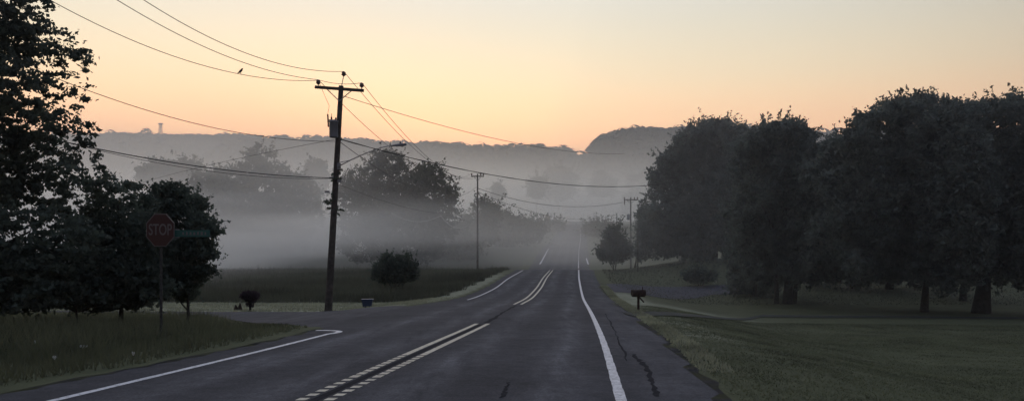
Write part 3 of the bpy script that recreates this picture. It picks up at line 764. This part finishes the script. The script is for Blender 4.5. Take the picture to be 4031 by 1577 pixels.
for i, p in enumerate(INS):
    mb = MB(); b0 = Vector((p.x, p.y, p.z-.09)); mb.lathe([(.03, -.04), (.06, 0), (.10, .02), (.11, .05), (.07, .07), (.10, .10), (.085, .15), (.05, .18), (.02, .19)], b0-Vector((0, 0, .0)), 12)
    ins = mb.build('insulator', M['porcelain'], root, True)
    mb = MB(); lo = (a0+a1)/2 + dirv*(p-(a0+a1)/2).dot(dirv)+Vector((0, -.19 if i != 1 else 0, .06)) if i != 1 else ax*.985
    mb.tube([lo, b0], .018, 6); mb.build('pin', M['metal'], ins)
# transformer
tc_ = L(1322, 512)+Vector((-.02, -.34, 0))
mb = MB(); mb.lathe([(.10, -.40), (.19, -.38), (.20, -.33), (.20, .30), (.215, .31), (.215, .35), (.12, .41), (.03, .43)], tc_, 16); tf = mb.build('transformer', M['tank'], root, True)
mb = MB(); mb.lathe([(.05, 0), (.03, .04), (.05, .07), (.03, .10), (.045, .13), (.015, .2), (.012, .32)], tc_+Vector((-.1, 0, .38)), 10); mb.build('bushing', M['porcelain'], tf, True); mb = MB(); mb.lathe([(.05, 0), (.03, .04), (.05, .07), (.03, .10), (.015, .16)], tc_+Vector((.09, 0, .38)), 10)
mb.build('bushing', M['porcelain'], tf, True)
for zz_ in (.15, -.2):
    mb = MB(); mb.box(tc_+Vector((.02, .2, zz_)), (.12, .16, .08)); mb.build('bracket', M['metal'], tf)
mb = MB(); fc_ = L(1308, 475)+Vector((-.12, -.25, 0)); mb.tube([fc_+Vector((0, 0, -.32)), fc_+Vector((-.03, 0, .25))], .035, 8); mb.box(fc_+Vector((.1, .1, 0)), (.25, .05, .05)); mb.build('fuse_cutout', M['porcelain'], root)
# leads down the pole
mb = MB(); mb.tube([INS[0]+Vector((0, 0, .05)), L(1300, 420)+Vector((0, -.2, 0)), fc_+Vector((-.03, 0, .25))], .009, 5); mb.build('lead_wire', M['wire'], root)
mb = MB(); mb.tube([L(1333, 560)+Vector((.1, -.15, 0)), L(1336, 545)+Vector((.16, -.2, 0)), L(1340, 548)], .012, 5); mb.build('lead_wire', M['wire'], root)
for (bx_, by_, ox, oy, szb) in [(1326, 655, .12, -.08, (.14, .2, .28)), (1318, 700, -.12, -.1, (.2, .14, .07)), (1316, 712, .22, -.05, (.22, .08, .14)), (1306, 755, -.2, -.05, (.2, .1, .1))]:
    mb = MB(); mb.box(L(bx_, by_)+Vector((ox, oy, 0)), szb); mb.build('cable_clamp', M['metal'], root)
mb = MB(); arm = [L(1330, 656, -.2), L(1380, 630, -.5), L(1440, 603, -.9), L(1500, 581, -1.3), L(1540, 573, -1.6)]; mb.tube(arm, [.027, .025, .023, .021, .02], 8); mb.tube([L(1333, 640, -.1), L(1380, 630, -.5)], .018, 6)
la = mb.build('lamp_arm', M['metal'], root, True)
mb = MB(); h0, h1 = arm[-1], L(1600, 568, -2.0); v = (h1-h0)
mb.tube([h0, h0+v*.12, h0+v*.35, h0+v*.7, h0+v*.95, h1], [.02, .04, .055, .07, .055, .02], 10)
lh = mb.build('lamp_head', M['tank'], la, True)
mb = MB(); mb.lathe([(.02, -.05), (.05, -.04), (.06, 0)], h0+v*.72+Vector((0, 0, -.05)), 12); mb.build('lens', M['glass'], lh, True)
mb = MB(); mb.lathe([(.03, 0), (.035, .06), (.01, .075)], h0+v*.6+Vector((0, 0, .06)), 10); mb.build('photocell', M['wire'], lh)
# ivy twigs clinging to the pole
vn = leaves_in([(L(1330, 700).x, L(1330, 700).y, L(1330, 700).z, .3, .3, .5), (L(1300, 790).x, 0, L(1300, 790).z, .28, .28, .5), (L(1325, 820).x, 0, L(1325, 820).z, .25, .25, .3)], 260, .14, .12, 10, .5)
quads_obj('climbing_vine', vn, M['leaf_bush'], root)

def simple_pole(label, px, py_top, d, arm_px=None, py_arm=None, r=.15, h_below=None, name='utility_pole', lean=0, group=GP, tf=False):
    x = (px-CX)*d/F; zb = Hs(x, d); base = Vector((x, d, zb)); z1 = EYE-(py_top-HY)*d/F-zb
    root = thing(name, label, 'utility pole', base, group)
    mb = MB(); mb.tube([(0, 0, -.2), (lean*.5, 0, z1*.5), (lean, 0, z1)], [r, r*.85, r*.65], 10); mb.build('shaft', M['wood'], root, True)
    pts = []
    if arm_px:
        z = EYE-(py_arm-HY)*d/F-zb; hw = arm_px*d/F/2
        mb = MB(); mb.box((lean, -.17, z), (2*hw, .12, .14)); mb.build('crossarm', M['wood'], root)
        for s in (-1, 1):
            mb = MB(); mb.tube([(lean+s*hw*.55, -.2, z-.05), (lean, -.15, z-.6)], .03, 6); mb.build('brace', M['metal'], root)
        for s in (-.92, .5, .92):
            mb = MB(); mb.lathe([(.03, 0), (.05, .08), (.10, .10), (.08, .2), (.10, .24), (.03, .32)], (lean+s*hw, -.17, z+.07), 8); mb.build('insulator', M['porcelain'], root)
            pts.append(base+Vector((lean+s*hw, -.17, z+.40)))
        if tf:
            mb = MB(); mb.lathe([(.15, -.4), (.24, -.36), (.24, .36), (.1, .45)], (lean-.38, -.1, z-2.6), 12); mb.build('transformer', M['tank'], root, True)
            mb = MB(); mb.tube([(lean-hw*.9, -.2, z-.05), (lean-hw*.9, -.2, z-.75)], .07, 8); mb.build('fuse_cutout', M['porcelain'], root)
    top = base+Vector((lean, 0, z1)); return root, top, pts
r2, t2, pt2 = simple_pole('distant pole with short crossarm left of the road behind the large foggy tree', 1880, 684, 105, 50, 694, .14)
r3, t3, _ = simple_pole('bare pole top rising from the misty scrub right of the distant crossarm pole', 1954, 826, 190, None, None, .17)
r4, t4, pt4 = simple_pole('pole with crossarm at the left edge of the broad dark right hand tree', 2483, 776, 118, 56, 786, .14, tf=True)
r5, t5, _ = simple_pole('short plain pole behind the pointed roadside bush on the right', 2428, 838, 175, None, None, .14)
r6, t6, _ = simple_pole('thin pale post at the foot of the broad dark right hand tree', 2511, 905, 84, None, None, .06)
r7, t7, _ = simple_pole('faint thin pole in the mist right of the rising road', 2383, 848, 330, None, None, .12)

# ------------------------------------------------------------ wires
def wire(label, a, b, sag, r=.012, m='wire', n=28, name='overhead_wire', group='overhead wires', twist=False):
    a, b = Vector(a), Vector(b); pts = []
    for i in range(n+1):
        t = i/n; p = a.lerp(b, t); p.z -= sag*4*t*(1-t); pts.append(p)
    mb = MB(); rr = [r*(1+.25*math.sin(i*2.4)) if twist else r for i in range(n+1)]
    mb.tube(pts, rr, 6)
    o = mb.build(name, M[m], None, True); tag(o, label, 'wire', group); return o, pts
A = [base+p+Vector((0, 0, .1)) for p in INS]
base_main = W(1292, 1225, 36.0); base_main.z = Hs(base_main.x, 36.0)
A = [base_main+p+Vector((0, 0, .1)) for p in INS]
def mainp(px, py, dd=0): return W(px, py, 36+dd)
# three line wires coming over from the upper left; each is sized in space: it passes the frame edge at the depth given
def through(a, q, k):          # carry the line a->q on beyond q, k times
    return a+(q-a)*k
def arc(label, a, q, sagpx_mid, **kw):
    """wire from a through q (at top edge) on to a pole outside the picture"""
    e = through(a, q, 1.35)
    return wire(label, a, e, kw.pop('sag', .5), **kw)
def spanwire(label, a, mid, q, ext=1.25, r=.0125, m='wire', name='overhead_wire', n=36, group='overhead wires', twist=False):
    """parabola through three points in space, carried on past q"""
    a, mid, q = Vector(a), Vector(mid), Vector(q)
    L2 = (q-a); tm = (mid-a).dot(L2)/L2.dot(L2)
    # z = quadratic in t, x/y linear from a to q
    dz = (mid.z-(a.z+(q.z-a.z)*tm))/(tm*(1-tm))
    pts = []
    for i in range(n+1):
        t = ext*i/n; p = a.lerp(q, t) if t <= 1 else a+(q-a)*t
        p = Vector((p.x, p.y, a.z+(q.z-a.z)*t+dz*t*(1-t))); pts.append(p)
    mb = MB(); mb.tube(pts, [r*(1+.3*math.sin(i*2.4)) if twist else r for i in range(n+1)], 6)
    o = mb.build(name, M[m], None, True); tag(o, label, 'wire', group); return o, pts
def mid_on(px, py, a, q, dd=None):
    """the point seen at px,py on the vertical plane through a and q"""
    dirx, diry = q.x-a.x, q.y-a.y; k = (px-CX)/F
    # a.x + t dirx = k (a.y + t diry)
    t = (k*a.y-a.x)/(dirx-k*diry); y = a.y+t*diry
    return Vector((k*y, y, EYE-(py-HY)*y/F))
q = W(565, 0, 26); spanwire('highest overhead wire running from the top of the main pole to the upper left', A[1], mid_on(900, 182, A[1], q), q)
q = W(460, 0, 26); spanwire('middle overhead wire running from the crossarm to the upper left', A[0], mid_on(820, 192, A[0], q), q)
q = W(195, 0, 26); wC, ptsC = spanwire('lowest of the three crossarm wires at the upper left, with the bird on it', A[0]+Vector((0, 0, -.03)), mid_on(900, 283, A[0], q), q, n=80)
wire('jumper wire across the crossarm of the main pole from one insulator to the other', A[0], A[2], .12, r=.012)
m0 = mainp(1335, 556); q = W(335, 352, 27); spanwire('neutral wire sloping up from the transformer past the hill tower into the tall left tree', m0, mid_on(1000, 532, m0, q), q)
m1 = mainp(1311, 700, -.2); q = W(380, 585, 27); spanwire('thick bundled cable from the main pole across the left trees', m1, mid_on(850, 664, m1, q), q, 1.7, .019)
q = W(380, 590, 30); m1b = mainp(1311, 703); spanwire('thinner cable just under the thick bundled cable on the left', m1b, mid_on(700, 655, m1b, q), q, 1.5, .011)
q = W(560, 718, 70); m2 = mainp(1322, 548); spanwire('service wire dropping from the main pole into the fog at the left', m2, mid_on(900, 632, m2, q), q, 1.3, .010)
m3 = mainp(1352, 378); q = W(2290, 600, 62); spanwire('long wire from below the crossarm sloping down across the sky to the right', m3, mid_on(1800, 510, m3, q), q, 1.35, .014)
m4 = mainp(1340, 548); q = W(2530, 731, 60); spanwire('thick twisted cable from the main pole to the broad right hand tree', m4, mid_on(1900, 682, m4, q), q, 1.12, .023, twist=True)
# spans along the road
LB = ['left wire from the crossarm going away along the road to the distant pole', 'centre wire from the pole top going away along the road to the distant pole', 'right wire from the crossarm going away along the road to the distant pole']
for a, bb, lab in zip(A, pt2, LB): wire(lab, a, bb, 2.2, r=.013)
wire('faint neutral wire going away under the transformer to the distant pole', m0, t2+Vector((0, 0, -1.6)), 2.0, r=.014)
wire('cable strung low from the main pole through the large foggy tree to the distant pole', mainp(1320, 720), t2+Vector((0, 0, -4.2)), 1.2, r=.009)
wire('upper faint wire in the mist crossing the road from the distant left pole', t2+Vector((0, 0, -1.9)), t4+Vector((0, 0, -.5)), 1.6, r=.03)
wire('lower faint wire in the mist crossing the road from the distant left pole', t2+Vector((0, 0, -2.4)), t5+Vector((0, 0, -.3)), 2.2, r=.03)
wire('misty wire from the distant crossarm pole down to the bare pole top', t2+Vector((0, 0, -2.2)), t3+Vector((0, 0, -.2)), 1.2, r=.04)
wire('misty wire from the bare pole top crossing toward the short plain pole', t3+Vector((0, 0, -.4)), t5+Vector((0, 0, -1)), 1.8, r=.04)
# pale sagging cables in front of the foggy trees
wire('pale sagging cable against the large foggy tree, left loop', W(1540, 836, 122), W(1735, 848, 122), 1.15, r=.045, m='wire_pale', group='pale sagging cables')
wire('pale sagging cable against the foggy scrub, right loop ending at the distant pole', W(1735, 848, 122), W(1892, 838, 108), 2.0, r=.045, m='wire_pale', group='pale sagging cables')
# bird on the wire
bp_ = min(ptsC, key=lambda p: abs((p.x/p.y*F+CX)-943))
br = thing('bird', 'small dark bird perched on the lowest left wire', 'bird', bp_+Vector((0, 0, .012)), rz=.6); br.scale = (.75,)*3
mb = MB()
mb.tube([(-.17, 0, .02), (-.10, 0, .07), (-.03, 0, .14), (.04, 0, .22), (.06, 0, .28), (.10, 0, .30), (.135, 0, .295)], [.015, .035, .065, .06, .04, .035, .006], 10)
mb.tube([(0, .02, .12), (0, .02, .0)], .008, 5); mb.tube([(0, -.02, .12), (0, -.02, .0)], .008, 5)
mb.build('body', M['feather'], br, True)
for s in (-1, 1):
    mb = MB(); mb.tube([(.03, s*.045, .20), (-.06, s*.06, .12), (-.16, s*.03, .05)], [.02, .03, .006], 6); mb.build('wing', M['feather'], br, True)

# ------------------------------------------------------------ hill tower
r = RIDGES[0]; y = r['y']-20; x = (632-CX)*y/F; zb = Hs(x, y)
tw = thing('lookout_tower', 'tiny tower with a flat wide top on the left hill skyline', 'tower', (x, y, zb))
zt = EYE+(HY-484)*y/F-zb
mb = MB()
for sx in (-1, 1):
    for sy in (-1, 1): mb.tube([(sx*4.2, sy*4.2, -2), (sx*2.2, sy*2.2, zt-4)], .55, 6)
for k in range(1, 7):
    z = (zt-4)*k/7; w = 4.2-2*k/7
    for sx in (-1, 1): mb.tube([(sx*w, -w, z), (-sx*w, -w, z+5)], .3, 5); mb.tube([(sx*w, w, z), (-sx*w, w, z+5)], .3, 5)
mb.build('frame', M['metal'], tw)
mb = MB(); mb.lathe([(2.6, -2.2), (5.6, -.8), (5.9, .3), (5.4, 1.2), (2, 1.8)], (0, 0, zt-2), 16); mb.build('platform', M['metal'], tw)

# ------------------------------------------------------------ stop sign
d = 18.0; c = W(632, 905, d); zb = Hs(c.x, c.y)
ss = thing('stop_sign', 'red octagonal stop sign in front of the dark trees on the left', 'road sign', (c.x, c.y, zb))
hz = c.z-zb; R0 = .375/math.cos(math.pi/8)
def octo(r, sx=.86): return [(r*sx*math.cos(math.pi/8+k*math.pi/4), hz+r*math.sin(math.pi/8+k*math.pi/4)) for k in range(8)]
mb = MB(); mb.prism(octo(R0), -.012, 0); mb.build('border', M['white'], ss)
mb = MB(); mb.prism(octo(R0*.945), -.018, -.0125); plate = mb.build('plate', M['red'], ss)
def text_obj(s, size, loc, m, parent, xs=1.0, name='lettering'):
    cu = bpy.data.curves.new('t', 'FONT'); cu.body = s; cu.size = size; cu.align_x = 'CENTER'; cu.align_y = 'CENTER'; cu.extrude = .001
    cu.offset = size*.012
    to = bpy.data.objects.new('t', cu); C.objects.link(to)
    dg = bpy.context.evaluated_depsgraph_get(); me = bpy.data.meshes.new_from_object(to.evaluated_get(dg))
    bpy.data.objects.remove(to); 
    me.transform(Matrix.Diagonal((xs, 1, 1, 1))); me.transform(Matrix.Rotation(math.pi/2, 4, 'X')); me.transform(Matrix.Translation(loc))
    me.materials.clear(); me.materials.append(m)
    o = bpy.data.objects.new(name, me); return link(o, parent)
text_obj('STOP', .36, (0, -.021, hz), M['white'], plate, .62)
mb = MB(); mb.box((0, .03, (hz+.35)/2-.2), (.055, .03, hz+.75)); mb.build('post', M['sign_post'], ss)
# street name blade, worn beyond reading
mb = MB(); x0 = W(700, 905, d).x-c.x; x1 = W(822, 905, d).x-c.x
nb = thing('street_name_sign', 'small teal street name blade at the right side of the stop sign', 'sign', (c.x, c.y+.06, zb))
zb2 = W(700, 918, d).z-zb
mb.box(((x0+x1)/2-.12, 0, zb2), (x1-x0+.24, .008, .155)); pl = mb.build('plate', M['green'], nb)
mb = MB()
for k in range(7):
    mb.box((x0+.10+k*.085, -.0065, zb2-.03), (.085, .002, .004)); mb.box((x0+.10+k*.085, -.0075, zb2+rnd.uniform(-.004, .004)), (rnd.uniform(.03, .05), .003, rnd.uniform(.05, .075)))
mb.build('lettering', M['white'], pl)
mb = MB(); mb.box(((x0+x1)/2-.4, .02, zb2), (.1, .03, .2)); mb.tube([((x0+x1)/2-.4, .02, zb2), (.0, .0, zb2)], .014, 6); mb.build('bracket', M['metal'], nb)

# ------------------------------------------------------------ small things along the verges
# clipped ornamental shrub with a ball head by the side road
d = 36.6; x = (985-CX)*d/F; zb = Hs(x, d)
o = thing('ball_shrub', 'small round headed purple shrub clipped to a ball beside the side road', 'shrub', (x, d, zb))
bz = EYE-(1163-HY)*d/F-zb; sz = d/F
quads_obj('foliage', leaves_in([(0, 0, bz, 36*sz, 34*sz, 19*sz), (-26*sz, 0, bz+2*sz, 14*sz, 14*sz, 11*sz), (22*sz, 0, bz+4*sz, 15*sz, 14*sz, 12*sz), (0, 0, bz*.62, 20*sz, 20*sz, 22*sz)], 5200, .06, .07, 12, .6), M['leaf_red'], o)
mb = MB(); mb.tube([(0, 0, -.05), (0, 0, bz*.5), (0, 0, bz)], [.06, .045, .03], 8); mb.build('trunk', M['bark'], o)
for k, (px, hh) in enumerate([(928, .26), (945, .34)]):
    x = (px-CX)*37.5/F; zb = Hs(x, 37.5)
    o = thing('garden_stone', ['shorter pointed dark stone left of the ball shaped shrub', 'taller pointed dark stone next to the ball shaped shrub'][k], 'stone', (x, 37.5, zb), 'pointed stones by the side road')
    mb = MB(); mb.lathe([(.12, -.03), (.115, .06), (.085, hh*.5), (.05, hh*.8), (.015, hh)], (0, 0, 0), 7); so = mb.build('stone_body', M['wood_dark'], o)
    for v_ in so.data.vertices: v_.co.x += rnd.uniform(-.015, .015); v_.co.y += rnd.uniform(-.015, .015)
# blue bin
d = 37.5; x = (1446-CX)*d/F; zb = Hs(x, d)
o = thing('blue_bin', 'blue plastic recycling tub standing on the pale verge right of the main pole', 'bin', (x, d, zb), rz=.12)
w0, w1, hb = .20, .26, .40
def taper(mb, z0, z1, a0, a1, b0, b1):
    b = len(mb.v)
    for z, a, bb in ((z0, a0, b0), (z1, a1, b1)): mb.v += [(-a, -bb, z), (a, -bb, z), (a, bb, z), (-a, bb, z)]
    for k in range(4): mb.f.append((b+k, b+(k+1) % 4, b+4+(k+1) % 4, b+4+k))
    mb.f.append((b, b+3, b+2, b+1)); mb.f.append((b+4, b+5, b+6, b+7))
mb = MB(); taper(mb, 0.0, hb, w0, w1, .15, .19); mb.build('tub', M['blue'], o)
mb = MB(); mb.box((0, -.195, hb-.02), (.56, .02, .045)); mb.box((0, .195, hb-.02), (.56, .02, .045)); mb.box((-.27, 0, hb-.02), (.02, .37, .045)); mb.box((.27, 0, hb-.02), (.02, .37, .045)); mb.build('rim', M['blue'], o)
# mailbox on the right
x, d = G(2513, 1222); zb = Hs(x, d)
o = thing('mailbox', 'dark mailbox on a wooden post beside the right hand driveway', 'mailbox', (x, d, zb), rz=math.radians(8))
s = d/F
mb = MB(); mb.tube([(0, 0, -.1), (0, 0, 60*s)], .05, 4); mb.build('post', M['wood_dark'], o)
mb = MB(); prof = [(-.13, 0), (.13, 0), (.13, .12)]+[(.13*math.cos(t), .12+.11*math.sin(t)) for t in (math.pi*.2, math.pi*.4, math.pi*.6, math.pi*.8)]+[(-.13, .12)]
b0 = len(mb.v)
for X_ in (-.27, .27):
    for a_, z_ in prof: mb.v.append((X_, a_, 60*s+z_))
k_ = len(prof); mb.f.append(tuple(range(k_))); mb.f.append(tuple(range(2*k_-1, k_-1, -1)))
for i in range(k_): j = (i+1) % k_; mb.f.append((i, k_+i, k_+j, j))
mb.build('box', M['wood_dark'], o)
mb = MB(); mb.box((.12, -.145, 60*s+.2), (.03, .012, .28)); mb.build('flag', M['red'], o)
mb = MB(); mb.box((0, 0, 60*s-.03), (.5, .14, .04)); mb.box((.12, 0, 60*s-.16), (.3, .06, .05), Matrix.Rotation(.8, 3, 'Y')); mb.build('support', M['wood_dark'], o)
# seesaw-like garden frame far under the trees
x = (3290-CX)*66/F; zb = Hs(x, 66)
o = thing('garden_swing', 'pale A-frame garden seat barely visible under the lawn trees', 'garden seat', (x, 66, zb), rz=.3)
for s_ in (-1, 1):
    mb = MB(); mb.tube([(s_*.8, -.5, 0), (s_*.8, 0, 1.1), (s_*.8, .5, 0)], .045, 6); mb.build('frame', M['metal'], o)
mb = MB(); mb.box((0, 0, .45), (1.5, .45, .05)); mb.build('seat', M['wood'], o)
mb = MB(); mb.box((0, .24, .72), (1.5, .04, .45)); mb.build('backrest', M['wood'], o)
# white wild flowers in the left verge
fl = [(325, 1365, .06), (135, 1347, .03), (210, 1408, .028), (520, 1393, .02)]
for k, (px, py, r_) in enumerate(fl):
    x, dd = G(px, py+45); zb = Hs(x, dd); hz_ = 45*dd/F
    o = thing('wildflower', 'largest white wild flower head in the left verge' if k == 0 else 'small pale wild flower head in the dark left verge', 'flower', (x, dd, zb), 'white wild flowers in the left verge')
    mb = MB(); mb.tube([(0, 0, 0), (.02, 0, hz_)], .006, 5); mb.build('stem', M['grass_blade'], o)
    mb = MB()
    for j in range(14):
        a_ = rnd.uniform(0, 6.28); q_ = r_*math.sqrt(rnd.random()); mb.lathe([(.001, 0), (r_*.22, .012), (r_*.16, .025)], (.02+q_*math.cos(a_), q_*math.sin(a_), hz_+rnd.uniform(-.01, .015)), 6); mb.tube([(.02, 0, hz_-.03), (.02+q_*math.cos(a_), q_*math.sin(a_), hz_+.01)], .004, 4)
    mb.build('flower_head', M['petal'], o)

# ------------------------------------------------------------ air: even haze and the fog lying in the valley
def vol_mat(name, dens, color, aniso=.5):
    m = bpy.data.materials.new(name); m.use_nodes = True; n, l = m.node_tree.nodes, m.node_tree.links
    n.remove(n['Principled BSDF']); pv = n.new('ShaderNodeVolumePrincipled')
    pv.inputs['Color'].default_value = (*color, 1); pv.inputs['Density'].default_value = dens; pv.inputs['Anisotropy'].default_value = aniso
    l.new(pv.outputs[0], n['Material Output'].inputs['Volume']); return m, n, l, pv
def closed_box(name, x0, x1, y0, y1, z0, z1, m):
    mb = MB(); mb.box(((x0+x1)/2, (y0+y1)/2, (z0+z1)/2), (x1-x0, y1-y0, z1-z0)); o = mb.build(name, m); return stuff(o)
HAZE_D = 2.4e-4
hm, *_ = vol_mat('haze_air', HAZE_D, (.95, .97, 1.0))
gx = float(X.max())+30
closed_box('haze', -gx, gx, -60, 4100, float(Z.min())-1.5, 292, hm)
def fog(name, box, label, terms, g_=.55, step=.2, color=(.99, .985, .975)):
    """terms(n,l,pos) -> density socket"""
    m, n, l, pv = vol_mat(name, 0, color, g_)
    g = n.new('ShaderNodeNewGeometry'); s = n.new('ShaderNodeSeparateXYZ'); l.new(g.outputs['Position'], s.inputs[0])
    l.new(terms(n, l, g.outputs['Position'], s.outputs), pv.inputs['Density'])
    m.cycles.volume_step_rate = step
    o = closed_box(name, *box, m); o['label'] = label; return o
def mrange(n, l, v, a, b, c=0., d_=1., smooth=True):
    r = n.new('ShaderNodeMapRange'); r.interpolation_type = 'SMOOTHERSTEP' if smooth else 'LINEAR'
    r.inputs['From Min'].default_value = a; r.inputs['From Max'].default_value = b; r.inputs['To Min'].default_value = c; r.inputs['To Max'].default_value = d_
    l.new(v, r.inputs['Value']); return r.outputs[0]
def mul(n, l, a, b):
    m = n.new('ShaderNodeMath'); m.operation = 'MULTIPLY'
    for i, v in enumerate((a, b)):
        if hasattr(v, 'is_output'): l.new(v, m.inputs[i])
        else: m.inputs[i].default_value = v
    return m.outputs[0]
def fog_near(n, l, pos, s):
    # ground fog pooling in the dip, thick at the ground and gone at about 12 m
    mp = n.new('ShaderNodeMapping'); mp.inputs['Scale'].default_value = (.014, .008, .13); l.new(pos, mp.inputs[0])
    nz = noise_node(n, l, mp.outputs[0], 1.0, 3, .5)
    left = mrange(n, l, s[0], 8, -34, 0, 1)                    # deep over the hay field, shallow over the road
    lift = n.new('ShaderNodeMath'); lift.operation = 'MULTIPLY_ADD'; l.new(left, lift.inputs[0]); lift.inputs[1].default_value = -14; l.new(s[2], lift.inputs[2])
    zz = mrange(n, l, lift.outputs[0], 19, -17, 0, 1, False)
    zz = mul(n, l, zz, mul(n, l, zz, zz))
    fr = mrange(n, l, s[1], 46, 108, 0, 1, False); bk = mrange(n, l, s[1], 330, 230, 0, 1)
    rt = mrange(n, l, s[0], 24, 6, 0, 1)
    dd = mul(n, l, mul(n, l, zz, mrange(n, l, nz, .36, .64, .15, 1.9)), mul(n, l, fr, mul(n, l, bk, rt)))
    return mul(n, l, dd, .044)
fog('fog_bank', (-300, 40, 39, 332, -5.5, 38.2), 'low grey fog lying over the hay field and the dip in the road', fog_near, step=.25, color=(.965, .96, .94))
def fog_valley(n, l, pos, s):
    mp = n.new('ShaderNodeMapping'); mp.inputs['Scale'].default_value = (.006, .004, .03); l.new(pos, mp.inputs[0])
    nz = noise_node(n, l, mp.outputs[0], 1.0, 3, .5)
    zz = mrange(n, l, s[2], 104, 0, 0, 1); zz = mul(n, l, zz, zz)
    fr = mrange(n, l, s[1], 340, 480, 0, 1)
    return mul(n, l, mul(n, l, mul(n, l, zz, mrange(n, l, nz, .3, .7, .5, 1.4)), fr), .0120)
fog('fog_bank', (-1150, 1150, 335, 1350, -30, 121), 'bright mist filling the valley behind the rise of the road', fog_valley, g_=.74, step=.3)

tm, *_ = vol_mat('thin_mist', .0013, (.96, .98, 1.0), .5)
mist = closed_box('ground_mist', 6, 160, 24, 135, -5.2, 24, tm); mist['label'] = 'thin mist between the lawn trees on the right'
